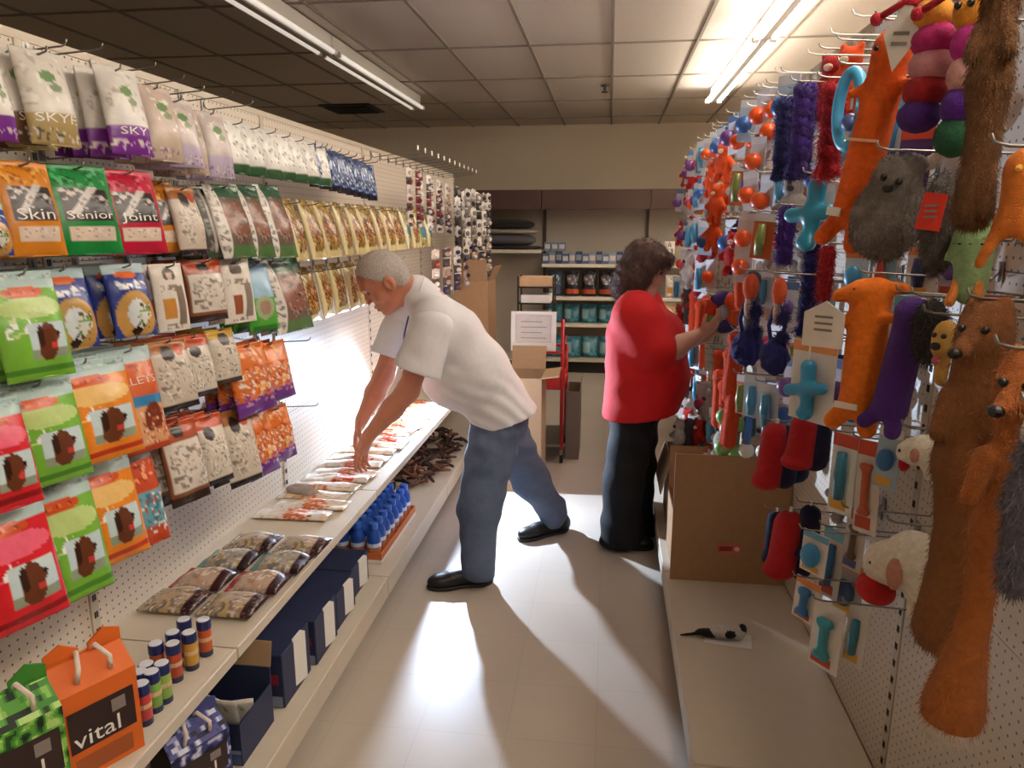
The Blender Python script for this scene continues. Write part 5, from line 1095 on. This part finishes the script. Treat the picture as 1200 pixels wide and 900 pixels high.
def carded(cc, bc, kind_='ball'):
    return [('backing_card', MB().box((-.042, 0, -.17), (.042, .002, 0)).mesh('backing_card', cmat(cc, .6, tag='card'))), ('card_header', MB().box((-.042, -.0014, -.03), (.042, -.0002, -.001)).mesh('card_header', cmat('#d8d8dc' if cc != '#d8d8dc' else '#5a78a8', .6, tag='card'))),
            ('toy_ball' if kind_ == 'ball' else 'toy_body', (MB().ball((0, -.024, -.10), .036, 12, 8) if kind_ == 'ball' else MB().tube([(0, -.018, -.04), (0, -.02, -.1), (0, -.018, -.155)], [.014, .02, .014], 8)).mesh('toy_ball', rubber(bc), True))]
def ropek(c): return [('strand', MB().tube([(.012 * math.cos(k * 1.1), .012 * math.sin(k * 1.1), -.01 - .17 * k / 16) for k in range(17)], .016, 6).mesh('strand', plush(c), True)), ('tassel', MB().ball((0, 0, -.20), (.03, .03, .032), 9, 7, amp=.35, seed=3).mesh('tassel', plush(c), True))]
def stick(c): return [('plush_body', sdf_mesh('plush_body', [cap((0, 0, -.03), (0, 0, -.24), .026, .03), ell((0, 0, -.03), (.036, .032, .032))], .008, .01, plush(c), disp=fur(.001, 260)))]
K_OR = kind('small_plush', 'small orange plush animal on the far right board', 'plush toy', small_plush('#e04e0c', '#f0d8b8'))
K_RD = kind('small_plush', 'small red plush animal on the far right board', 'plush toy', small_plush('#b81c1c', '#e8c8b8'))
K_WH = kind('small_plush', 'small grey white plush animal on the far right board', 'plush toy', small_plush('#b8b0a8', '#4a4448'))
K_BO = kind('carded_toy', 'orange ball toy on a pale card at the far right', 'carded toy', carded('#c9c9cc', '#e8540c'))
K_BB = kind('carded_toy', 'blue ball toy on a pale card at the far right', 'carded toy', carded('#b4c4d4', '#2f5fa4'))
K_BT = kind('carded_toy', 'teal tube toy on a pale card at the far right', 'carded toy', carded('#c4d0d4', '#3f86a8', 'tube'))
K_GT = kind('carded_toy', 'olive tube toy on a orange card at the far right', 'carded toy', carded('#c8602c', '#7d8a44', 'tube'))
K_PB = kind('carded_toy', 'purple ball toy on a white card at the far right', 'carded toy', carded('#d8d8dc', '#6a3f86'))
K_PK = kind('carded_toy', 'pink ball toy on a white card at the far right', 'carded toy', carded('#dcd4d0', '#c23a6a'))
K_NR = kind('rope_toy', 'navy rope toy on a hook at the far right', 'rope toy', ropek('#23246a'))
K_RR = kind('rope_toy', 'red rope toy on a hook at the far right', 'rope toy', ropek('#a81c20'))
K_OS = kind('stick_plush', 'orange red stick plush on a far right hook', 'plush toy', stick('#d0420c'))
K_DB = kind('stick_plush', 'dark grey stick plush on a far right hook', 'plush toy', stick('#4a464c'))
def put(kd, loc, face=None, sc=1.0, where=None):
    PUT.append(tuple(loc)); rec = kinds[kd]; t = rec[0]; lb = rec[2] + ', ' + where; LCOUNT[lb] = LCOUNT.get(lb, 0) + 1; lb += '' if LCOUNT[lb] == 1 else ', %s one' % ORD[LCOUNT[lb] - 1]; rot = (0, R_(rc.uniform(-5, 5)), R_(face if face is not None else rc.uniform(-75, -35)))
    if not rec[1]: t.location = tuple(loc); t.rotation_euler = rot; t.scale = (sc,) * 3; rec[1] = True; t['label'] = lb
    else: dup(t, loc, rot, scale=sc, label=lb)
rowpal = [[K_BO, K_BB, K_BT, K_OR, K_PB, K_BT], [K_OR, K_BO, K_BB, K_GT, K_BT, K_WH, K_PB], [K_BO, K_OR, K_BB, K_RR, K_NR, K_BB, K_BT], [K_OS, K_RR, K_BB, K_BO, K_BT, K_WH, K_DB], [K_OS, K_OS, K_RD, K_BT, K_WH, K_PK], [K_OS, K_BT, K_GT, K_PB, K_OS], [K_BT, K_WH, K_GT, K_PK], [K_BT, K_RD, K_WH]]
def NEAR(u, v):
    a = 'top' if v < 180 else 'upper part' if v < 260 else 'middle' if v < 350 else 'lower part'
    b = 'beside the woman' if u < 855 else 'left of the navy pompoms' if u < 885 else 'by the pompom column' if u < 915 else 'by the rope toys' if u < 955 else 'by the big orange plush'
    return '%s, %s, %d cm up' % (a, b, 0) if 0 else '%s, %s' % (a, b)
# second layer nearer the camera between the named toys
for fi, (u, v, kd, x) in enumerate(((845, 150, K_BB, .50), (850, 165, K_OR, .5), (835, 188, K_OR, .5), (872, 140, K_BO, .52), (890, 160, K_BO, .52), (912, 100, K_BO, .58), (905, 125, K_BO, .56), (842, 215, K_OR, .5), (838, 250, K_OR, .5), (880, 200, K_BO, .50), (878, 250, K_BO, .48), (900, 205, K_BO, .52), (898, 250, K_GT, .5), (873, 285, K_BO, .5),
                      (930, 205, K_WH, .6), (965, 215, K_BT, .64), (856, 408, K_OS, .50), (843, 410, K_OS, .52), (866, 412, K_OS, .54), (850, 445, K_OS, .5), (873, 440, K_GT, .5), (885, 440, K_BT, .5), (900, 450, K_BT, .52), (862, 270, K_RD, .5), (868, 295, K_OS, .52), (925, 330, K_PB, .58), (930, 420, K_PB, .56), (950, 330, K_NR, .6), (945, 365, K_NR, .58), (978, 60, K_RD, .6), (1000, 50, K_OR, .62), (970, 330, K_BT, .64), (945, 395, K_BO, .62))):
    q = atx(u, v, x); TAKEN.append((x, q[1], q[2], .2)); put(kd, q, sc=.86, where='in front, %s' % NEAR(u, v)); hook(q[1], q[2] - .004, RX, x - .03, 'wire hook in the crowded toys, %s, number %s' % (NEAR(u, v), ORD[fi] if fi < 22 else ORD[fi - 22] + ' again'), RG)
ycol = [2.62 + .15 * i for i in range(22)]
for ci, y in enumerate(ycol):
    for ri in range(8):
        z = 2.17 - .215 * ri + rc.uniform(-.02, .02)
        if 3.55 < y < 4.05 and z < 1.45 and z > 0.9: continue
        far = y > 4.6; uu, vv = proj((.55, y, z - .09))
        if 790 < uu < 884 and 285 < vv < 450 and y < 3.95: continue
        x = (.56 if far else .52) + rc.uniform(-.04, .05)
        if any(abs(y - ty) < .06 and abs(x - tx) < .07 and z - .19 < tz and z > tz - th_ for (tx, ty, tz, th_) in TAKEN): continue
        if any(abs(y - q[1]) < .065 and abs(x - q[0]) < .06 and abs(z - q[2]) < .17 for q in PUT): continue
        pal = rowpal[ri] if not far else ([K_WH, K_PK, K_RD, K_PB, K_BO] if ri < 4 else [K_WH, K_RD, K_DB, K_BT])
        if y < 3.15 and z < .95: continue
        put(rc.choice(pal), (x, y, z), sc=rc.uniform(.88, 1.04), where='%s row from the top, %s column towards the back' % (ORD[ri], ORD[ci]))
        if ri % 2 == 0: hook(y, z - .004, RX, x - .03, 'wire hook, %s row from the top, %s column of the far toys' % (ORD[ri], ORD[ci]), RG)
# white hooks along the top
for i, (u, v) in enumerate(((1000, 12), (974, 34), (947, 58), (909, 80), (894, 98), (884, 107), (876, 120))):
    q = atx(u, v, .50); hook(q[1], min(q[2] - .025, RTOP - .02), RX, .50, 'long empty white hook near the top of the right board, %s from the camera' % ORD[i], 'empty white hooks of the right board', mt=M_WHITE, rise=.012)
# a deeper layer of carded toys close to the board
for ci in range(16):
    for ri in range(8):
        y = 1.62 + .14 * ci; z = 2.16 - .215 * ri + rc.uniform(-.02, .02); x = .69 + rc.uniform(-.02, .02); uu, vv = proj((x, y, z - .09))
        if uu > 1180 or (uu > 1035 and vv > 400) or (uu > 1010 and vv > 470) or vv > 690 or (790 < uu < 884 and 285 < vv < 450): continue
        if uu < 985 and vv > 520: continue
        if any(abs(y - q[1]) < .085 and abs(x - q[0]) < .075 and abs(z - q[2]) < .19 for q in PUT): continue
        if any(abs(y - ty) < .08 and abs(x - tx) < .08 and z - .18 < tz and z > tz - th_ for (tx, ty, tz, th_) in TAKEN): continue
        put(rc.choice([K_BT, K_BB, K_WH, K_PB, K_BO, K_PK, K_BT, K_GT, K_NR, K_BB]), (x, y, z), face=rc.uniform(-70, -45), sc=.92, where='close to the board, %s row, %s column' % (ORD[ri], ORD[ci]))
# baton toys with ball ends hanging above the open cartons
def baton(box, x, c, bc, label):
    t, W, H = toy('baton_toy', label, 'dog toy', box, x, -45); r = W * .42
    MB().tube([(0, 0, -r), (0, 0, -H + r)], r * .45, 9).build('stick', rubber(c), t, smooth=True)
    for z in (-r, -H + r): MB().ball((0, 0, z), r, 12, 9).build('end_ball', rubber(bc), t, smooth=True)
    MB().tube([(0, 0, -r * .3), (0, 0, .006)], .0025, 5).build('hang_loop', M_WHITE, t)
baton((866, 888, 456, 534), .54, '#2f66b4', '#e2dcd4', 'blue baton toy with white ball ends above the brown carton, left one')
baton((886, 908, 466, 536), .58, '#2a74b8', '#dde4d0', 'blue baton toy with pale ball ends above the brown carton, right one')
baton((836, 860, 476, 532), .50, '#3f8a5a', '#79b468', 'green baton toy with green ball ends above the brown carton')
baton((852, 874, 486, 535), .56, '#3f8a5a', '#6fae60', 'green baton toy half hidden behind the blue batons')
for i in range(9):
    x, y = .30 + .05 * (i % 4) + .02 * (i // 4), 3.72 + .1 * (i // 4)
    put([K_WH, K_DB, K_RD, K_DB][i % 4], (x + .08, y - .05, .74 - .03 * (i // 4)), sc=.8, where='%s of the heap in the pale carton' % ORD[i])

for rec in kinds.values():
    if not rec[1]:
        for ch in list(rec[0].children): bpy.data.objects.remove(ch)
        bpy.data.objects.remove(rec[0])
# ------------------------------------------------------------------ people
M_SKIN = mat('skin_ruddy', '#c07c60', .5, var=.10, scale=25, bump=.12, bscale=160)
M_SKIN2 = mat('skin_fair', '#c99a84', .5, var=.08, scale=25, bump=.10, bscale=160)
M_TEE = mat('white_cotton', '#e6e4e6', .9, var=.03, bump=.7, bscale=9)
M_JEAN = mat('blue_denim', '#5a6780', .9, var=.12, scale=30, bump=.6, bscale=13)
M_REDT = mat('red_cotton', '#c20f14', .85, var=.05, bump=.6, bscale=9)
M_BLK = mat('black_trousers', '#0d0e14', .85, var=.15, bump=.2, bscale=28)
M_GREY = mat('short_grey_hair', '#c6bdb6', .9, var=.3, scale=120, bump=.6, bscale=300)
M_BROWN = mat('brown_hair', '#4c342c', .7, var=.35, scale=60, bump=.6, bscale=120)
M_SHOE = mat('black_shoe', '#0f0f11', .45, var=.1, bump=.2)
def nrm(v): v = np.array(v, float); return v / np.linalg.norm(v)
def loc(c, Fm, q): return np.array(c) + Fm @ np.array(q, float)
def head_prims(c, Fm, s=1.0):
    E = lambda q, r, **k: ell(loc(c, Fm, np.array(q) * s), np.array(r) * s, Fm, **k)
    P = lambda q: loc(c, Fm, np.array(q) * s)
    return [E((0, 0, .025), (.098, .076, .098), k=.02), E((.028, 0, -.060), (.066, .056, .062), k=.03), E((.070, 0, -.098), (.024, .026, .020), k=.02), E((.080, 0, .030), (.022, .052, .013), k=.015),
            cap(P((.088, 0, .012)), P((.106, 0, -.022)), .009 * s, .0125 * s, k=.014), E((.052, .046, -.03), (.03, .022, .026), k=.015), E((.052, -.046, -.03), (.03, .022, .026), k=.015),
            E((.092, 0, -.058), (.014, .026, .008), k=.008), E((.090, 0, -.074), (.014, .022, .008), k=.008), E((.106, 0, -.066), (.014, .022, .0030), k=.004, neg=True),
            E((.096, .033, .006), (.012, .017, .010), k=.008, neg=True), E((.096, -.033, .006), (.012, .017, .010), k=.008, neg=True),
            E((-.008, .080, -.012), (.024, .010, .034), k=.006), E((-.008, -.080, -.012), (.024, .010, .034), k=.006), E((.0, .088, -.012), (.012, .006, .018), k=.004, neg=True), E((.0, -.088, -.012), (.012, .006, .018), k=.004, neg=True)]
def hand_prims(w, d, n, s, curl=(20, 30, 25), spread=.02, thumb=None, sc=1.0):
    """w wrist, d along the hand, n the way the palm faces, s towards the thumb"""
    d, n = nrm(d), nrm(n); n = nrm(n - d * (n @ d)); s = nrm(np.array(s, float) - d * (np.array(s) @ d) - n * (np.array(s) @ n)); w = np.array(w, float)
    Fm = np.stack([d, s, n], axis=1); pr = [ell(w + d * .052 * sc, (.052 * sc, .040 * sc, .0165 * sc), Fm, k=.012), cap(w - d * .01, w + d * .03 * sc, .027 * sc, .024 * sc, k=.015), ell(w + d * .03 * sc + s * .024 * sc, (.034 * sc, .018 * sc, .016 * sc), Fm, k=.012)]
    for i, (off, L) in enumerate(((.031, .92), (.010, 1.0), (-.011, .95), (-.030, .76))):
        p = w + d * .088 * sc + s * off * sc; ang = 0; dd = d
        for j, (l, r) in enumerate(((.042, .0098), (.027, .0088), (.021, .0078))):
            ang += R_(curl[j] + 3 * i); dd = nrm(d * math.cos(ang) + n * math.sin(ang) + s * (spread * (1.5 - i)))
            q = p + dd * l * L * sc; pr.append(cap(p, q, r * sc, (r - .0009) * sc, k=.004)); p = q
    p = w + d * .030 * sc + s * .034 * sc; td = thumb if thumb is not None else nrm(d * .75 + s * .6 + n * .35)
    for l, r in ((.040, .0115), (.030, .0098)):
        q = p + td * l * sc; pr.append(cap(p, q, r * sc, (r - .001) * sc, k=.005)); p = q; td = nrm(td + n * .25 + d * .25)
    return pr
def folds(a, dirs): 
    def f(X, Y, Z):
        o = 0
        for (dx, dy, dz, fr, ph) in dirs: o = o + a * np.sin(fr * (dx * X + dy * Y + dz * Z) + ph + 1.5 * np.sin(9 * X + 7 * Z))
        return o
    return f
# ---- the man bending over the shelf
Fd = nrm((-.93, -.36, 0)); Ld = np.array([.36, -.93, 0.0]); UZ = np.array([0, 0, 1.0])
base = (-.47, 3.45, 0)
man = thing('person', 'man in white t-shirt and blue jeans bending over the left shelf', 'person', base)
neck = aty(490, 346, 3.34); chest = aty(524, 388, 3.38); mid = aty(552, 430, 3.42); hip = aty(582, 476, 3.47)
Ls, Le, Lw = aty(508, 372, 3.16), aty(478, 458, 3.10), aty(432, 511, 3.06)
Rs, Re, Rw = aty(476, 362, 3.50), aty(450, 440, 3.40), aty(424, 492, 3.25)
hc = aty(451, 329, 3.27); hF = frame(nrm(Fd * .74 - UZ * .60))
body = head_prims(hc, hF, 1.14) + [cap(loc(hc, hF, (-.035, 0, -.05)), neck + UZ * .01, .058, .070, k=.03), cap(neck, chest, .08, .12, k=.03)]
body += [cap(Ls, Le, .058, .049, k=.02), cap(Le, Le + (Lw - Le) * .4, .050, .049, k=.02), cap(Le + (Lw - Le) * .4, Lw, .049, .029, k=.02), cap(Rs, Re, .058, .049, k=.02), cap(Re, Re + (Rw - Re) * .4, .050, .049, k=.02), cap(Re + (Rw - Re) * .4, Rw, .049, .029, k=.02), cap(chest, Ls, .09, .06, k=.03), cap(chest, Rs, .09, .06, k=.03)]
body += hand_prims(Lw, nrm((-.38, -.06, -.92)), nrm((.1, -.95, -.2)) * 0 + nrm((-.75, .35, .1)) * -1, (-.2, -.9, 0), curl=(12, 22, 18))
body += hand_prims(Rw, nrm((-.30, -.22, -.93)), nrm((.8, .2, -.1)), (-.1, -.95, 0), curl=(14, 24, 18))
obj('body', sdf_mesh('body', body, .0052, .02, M_SKIN, origin=base), man)
for s in (-1, 1): MB().ball(loc(hc, hF, (.089, s * .0375, .007)) - np.array(base), .0125, 10, 8).build('eye', rubber('#5a4a44'), man, smooth=True)
hr = [ell(loc(hc, hF, (-.004, 0, .032)), (.119, .094, .114), hF), ell(loc(hc, hF, (-.056, 0, -.02)), (.062, .081, .067), hF)]
obj('hair', sdf_mesh('hair', hr, .006, .02, M_GREY, cuts=[(loc(hc, hF, (.042, 0, .05)), hF @ np.array([.80, 0, -.60])), (loc(hc, hF, (-.06, 0, -.075)), hF @ np.array([.25, 0, -.97]))], disp=fur(.0012, 350), origin=base), man); add_fur(man.children[-1], 5000, .009, .0008, out=.5, wild=.4)
spine = nrm(hip - neck)
sh = []
for s in (-1, 1):
    o = Ld * s
    sh += [cap(neck + o * .09 + spine * .06 - UZ * .02, chest + o * .10, .085, .135, k=.05), cap(chest + o * .10, mid + o * .085, .135, .155, k=.06), cap(mid + o * .085, hip + o * .085 + spine * .06, .155, .160, k=.06)]
sh += [ell(mid + np.array([-.07, -.02, -.03]), (.17, .20, .17), k=.06), cap(neck - spine * .01, chest, .088, .13, k=.05)]
el = Ls + (Le - Ls) * .60; er = Rs + (Re - Rs) * .60
sh += [cap(Ls + Ld * -.02, Ls + (el - Ls) * .5, .092, .086, k=.05), cap(Rs + Ld * .02, Rs + (er - Rs) * .5, .090, .084, k=.05)]
for S_, E_, T_ in ((Ls, el, Le), (Rs, er, Re)):
    dS = nrm(T_ - S_)
    obj('sleeve', sdf_mesh('sleeve', [cap(S_ + dS * .03, E_ + dS * .16, .086, .108, k=.03), cap(S_ + dS * .05 + np.array([.03, 0, 0]), E_ + dS * .1 + np.array([.035, 0, 0]), .07, .085, k=.05)], .0075, .05, M_TEE, cuts=[(E_ + dS * .045, dS)], disp=folds(.0012, ((.3, .3, .8, 60, 0), (.8, .1, .2, 44, 1))), origin=base), man)
cutL = (el, nrm(Le - Ls)); 
tee = sdf_mesh('tshirt', sh, .0075, .05, [M_TEE, mat('faded_red_print', '#c98a86', .9), mat('shirt_lining', '#b8b2ae', .9)], cuts=[(hip + spine * .055 + UZ * -.005, nrm((.30, .05, -.95)))], disp=lambda X, Y, Z: folds(.0014, ((.7, .2, .7, 62, 0), (-.5, .3, .8, 45, 2)))(X, Y, Z) + .004 * np.clip(1.12 - Z, 0, .3) / .3 * np.sin(95 * (.55 * X + .83 * Z) + 2.5 * np.sin(11 * X + 5 * Y) + 1.2 * np.sin(23 * Y)), origin=base)
pc = aty(528, 334, 3.36) - np.array(base); rsx = random.Random(3)
for pl in tee.polygons:
    d = np.array(pl.center) - pc
    if np.linalg.norm(d * np.array([.8, .8, 1])) < .055 and math.sin(d[0] * 130) > .1 and rsx.random() < .75: pl.material_index = 1
obj('tshirt', tee, man)
# collar and lanyard strap
kn = loc(hc, hF, (-.04, 0, -.10))
ring = []
ca = nrm(neck - hc)
bx1 = nrm(np.cross(ca, Ld)); 
for k in range(19):
    an = 2 * PI * k / 18; ring.append(neck + ca * -.012 + (Ld * math.cos(an) * .092 + bx1 * math.sin(an) * .088) - np.array(base))
MB().tube(ring, .008, 6).build('collar', M_TEE, man, smooth=True)
MB().tube([p + np.array([-.004, -.004, .006]) for p in ring[0:11]] + [aty(474, 392, 3.24) - np.array(base), aty(470, 432, 3.22) - np.array(base)], .0045, 5).build('lanyard', cmat('#4a4f78', .7, tag='strap'), man, smooth=True)
Lh, Rh = hip + Ld * .09 + np.array([-.01, 0, -.04]), hip - Ld * .09 + np.array([0, 0, -.04])
Lk, La = aty(562, 592, 3.26), np.array([-.585, 3.175, .075]); Rk, Ra = aty(622, 562, 3.70), np.array([-.275, 3.835, .085])
tr_ = [cap(Lh, Lk, .135, .105, k=.05), cap(Lk, La + UZ * .05, .105, .076, k=.04), cap(La + UZ * .06, La + UZ * .015, .082, .080, k=.02), cap(Rh, Rk, .130, .098, k=.05), cap(Rk, Ra + UZ * .05, .098, .074, k=.04), cap(Ra + UZ * .06, Ra + UZ * .015, .078, .076, k=.02),
       ell(hip + spine * .04 + np.array([-.005, 0, .0]), (.135, .17, .14), frame(Fd), k=.06)]
obj('jeans', sdf_mesh('jeans', tr_, .0075, .05, M_JEAN, cuts=[(La - UZ * .030, (0, 0, -1)), (hip - spine * .06, -spine)], disp=folds(.0022, ((.2, .1, 1, 55, 0), (.6, -.3, .7, 40, 1), (-.5, .2, .8, 70, 2))), origin=base), man)
def shoe(par, base, heel, toe, m, name='shoe', lift=0.0):
    heel, toe = np.array(heel, float), np.array(toe, float); d = nrm(toe - heel); Fm = frame(d); L = np.linalg.norm(toe - heel); at = lambda x, y, z: heel + Fm @ np.array([x * L, y, z])
    o = obj(name, sdf_mesh(name, [ell(at(.16, 0, .045), (.055, .042, .055), Fm), cap(at(.15, 0, .05), at(.62, 0, .042), .044, .042), ell(at(.78, 0, .036), (.075, .046, .036), Fm), cap(at(.22, 0, .085), at(.28, 0, .12), .045, .046)], .006, .03, m, cuts=[((0, 0, .018 + lift), (0, 0, -1))], origin=base), par)
    obj('sole', sdf_mesh('sole', [ell(at(.20, 0, .012), (.066, .045, .03), Fm), cap(at(.2, 0, .012), at(.7, 0, .012), .043, .044), ell(at(.76, 0, .012), (.085, .050, .03), Fm)], .006, .02, mat('shoe_sole', '#1d1c1e', .6), cuts=[((0, 0, .0195 + lift), (0, 0, 1)), ((0, 0, .001 + lift), (0, 0, -1))], origin=base), o)
    MB().box((-.0, -.002, 0), (.03, .002, .012)).build('side_mark', cmat('#b4b0ac', .5, tag='paint'), o).matrix_local = Matrix.Translation(Vector(at(.45, -.0425, .055) - np.array(base))) @ Matrix.Rotation(math.atan2(d[1], d[0]), 4, 'Z')
    return o
shoe(man, base, (-.520, 3.222, 0), (-.815, 3.108, 0), M_SHOE)
shoe(man, base, (-.190, 3.905, 0), (-.452, 3.700, 0), M_SHOE)

# ---- the woman at the toys
Fw = nrm((1, -.10, 0)); Rn = np.array([-.10, -1.0, 0.0]); Rn /= np.linalg.norm(Rn)     # Rn: her right, towards the camera
wb = (.16, 3.8, 0)
wom = thing('person', 'woman in red shirt and black trousers reaching to the toys', 'person', wb)
hc2 = aty(757, 314, 3.80); wF = frame(nrm(Fw * .93 - UZ * .34))
nk = aty(745, 352, 3.80); ch = aty(752, 392, 3.80); be = aty(757, 435, 3.80)
Rs2, Re2, Rw2 = nk + Rn * .19 + np.array([.02, 0, -.06]), np.array([.245, 3.565, 1.075]), aty(822, 391, 3.70)
Ls2, Le2, Lw2 = nk - Rn * .19 + np.array([.02, 0, -.06]), np.array([.30, 4.03, 1.05]), np.array([.52, 3.86, 1.14])
wbody = head_prims(hc2, wF, .96) + [cap(loc(hc2, wF, (-.03, 0, -.06)), nk, .055, .066, k=.03), cap(nk, ch, .09, .13, k=.04), cap(ch, Rs2, .1, .07, k=.03), cap(ch, Ls2, .1, .07, k=.03),
        cap(Rs2, Re2, .070, .062, k=.03), cap(Re2, Re2 + (Rw2 - Re2) * .4, .062, .058, k=.03), cap(Re2 + (Rw2 - Re2) * .4, Rw2, .058, .030, k=.02), cap(Ls2, Le2, .070, .062, k=.03), cap(Le2, Le2 + (Lw2 - Le2) * .4, .062, .056, k=.03), cap(Le2 + (Lw2 - Le2) * .4, Lw2, .056, .030, k=.02)]
TOYC = aty(848, 366, 3.72)
wbody += hand_prims(Rw2, nrm(TOYC - Rw2 + np.array([.0, -.04, -.02])), nrm((.1, .6, .75)), nrm((-.2, -.3, .8)), curl=(18, 35, 30), sc=.92)
wbody += hand_prims(Lw2, nrm(TOYC - Lw2 + np.array([.02, .02, 0])), nrm((.2, -.8, .4)), (0, 0, 1), curl=(18, 35, 30), sc=.92)
obj('body', sdf_mesh('body', wbody, .0055, .02, M_SKIN2, origin=wb), wom)
for s in (-1, 1): MB().ball(loc(hc2, wF, (.078, s * .0315, .006)) - np.array(wb), .0118, 10, 8).build('eye', rubber('#3a2c28'), wom, smooth=True)
HQ = lambda q, r: ell(loc(hc2, wF, q), r, wF)
h2 = [HQ((-.016, 0, .036), (.118, .100, .108)), HQ((-.066, 0, -.050), (.074, .094, .090)), HQ((-.005, -.076, -.045), (.056, .030, .085)), HQ((-.005, .076, -.045), (.056, .030, .085)), HQ((.078, 0, .084), (.036, .074, .028)), HQ((-.080, 0, -.10), (.055, .08, .07)), HQ((-.070, 0, -.14), (.05, .072, .055)),
      ell(loc(hc2, wF, (.125, 0, -.045)), (.085, .13, .092), wF, neg=True, k=.015)]
obj('hair', sdf_mesh('hair', h2, .006, .025, M_BROWN, disp=lambda X, Y, Z: .003 * np.sin(90 * X + 40 * Z + 3 * np.sin(30 * Z)) + .002 * np.sin(140 * Y + 60 * Z), origin=wb), wom)
add_fur(wom.children[-1], 9000, .045, .0013, out=.12, down=(-.1, 0, -.7), wild=.16, name='hair_strands')
rs_ = []
for s in (-1, 1):
    o = Rn * s
    rs_ += [cap(nk + o * .11 - UZ * .045, ch + o * .09, .10, .165, k=.06), cap(ch + o * .09, be + o * .09, .165, .185, k=.07), cap(be + o * .09, be + o * .09 - UZ * .18 + np.array([-.015, 0, 0]), .185, .195, k=.07)]
rs_ += [ell(ch + np.array([.10, 0, -.02]), (.13, .18, .13), k=.06), ell(be + np.array([.06, 0, -.02]), (.16, .2, .18), k=.07), ell(nk + np.array([-.01, 0, -.02]), (.09, .11, .06), k=.05), ell(be + np.array([-.06, 0, -.20]), (.15, .22, .16), k=.05)]
e1, e2 = Rs2 + (Re2 - Rs2) * .80, Ls2 + (Le2 - Ls2) * .8
rs_ += [cap(Rs2 - Rn * .02, e1, .105, .112, k=.05), cap(Ls2 + Rn * .02, e2, .105, .108, k=.05), ell(Rs2 + UZ * .01, .105, k=.05), ell(Ls2 + UZ * .01, .105, k=.05)]
obj('shirt', sdf_mesh('shirt', rs_, .0075, .05, M_REDT, cuts=[((.16, 3.8, .745), nrm((.14, 0, -1)))], disp=folds(.0018, ((.6, .3, .7, 50, 0), (-.5, .2, .8, 42, 2), (.8, .2, .2, 36, 1))), origin=wb), wom)
hy = be - UZ * .12
tp = [ell((.165, 3.8, .78), (.15, .19, .12), k=.05)]
for s, bx_, by_ in ((1, .105, 3.715), (-1, .175, 3.885)):
    q = np.array([.16, 3.8, .74]) + Rn * s * .095
    tp += [cap(q, (bx_ + .005, by_, .40), .12, .105, k=.05), cap((bx_ + .005, by_, .40), (bx_, by_, .10), .105, .108, k=.04), cap((bx_, by_, .12), (bx_, by_, .03), .108, .118, k=.03)]
obj('trousers', sdf_mesh('trousers', tp, .008, .05, M_BLK, cuts=[((0, 0, .022), (0, 0, -1)), ((0, 0, .90), (0, 0, 1))], disp=folds(.004, ((.3, .2, .9, 40, 0), (.8, .3, .1, 45, 1))), origin=wb), wom)
shoe(wom, wb, (.015, 3.73, 0), (.258, 3.70, 0), M_SHOE); shoe(wom, wb, (.04, 3.90, 0), (.278, 3.88, 0), M_SHOE)
# the toy in her hands
hd = thing('ring_plush', 'round orange, purple and green plush toy held by the woman', 'plush toy', TOYC, (0, 0, R_(-28)))
cs_ = ['#e0501c', '#4a3a86', '#d8452c', '#6fae48', '#3f3a7c', '#e0622c']
for i in range(6):
    m = MB(); a0 = 2 * PI * i / 6 + .3; m.tube([(.062 * math.cos(a0 + k * PI / 15), 0, .072 * math.sin(a0 + k * PI / 15)) for k in range(6)], .034, 10); m.build('segment', plush(cs_[i]), hd, smooth=True)
MB().ball((0, -.004, 0), (.032, .02, .036), 10, 8).build('centre', plush('#cfc8d8'), hd, smooth=True)
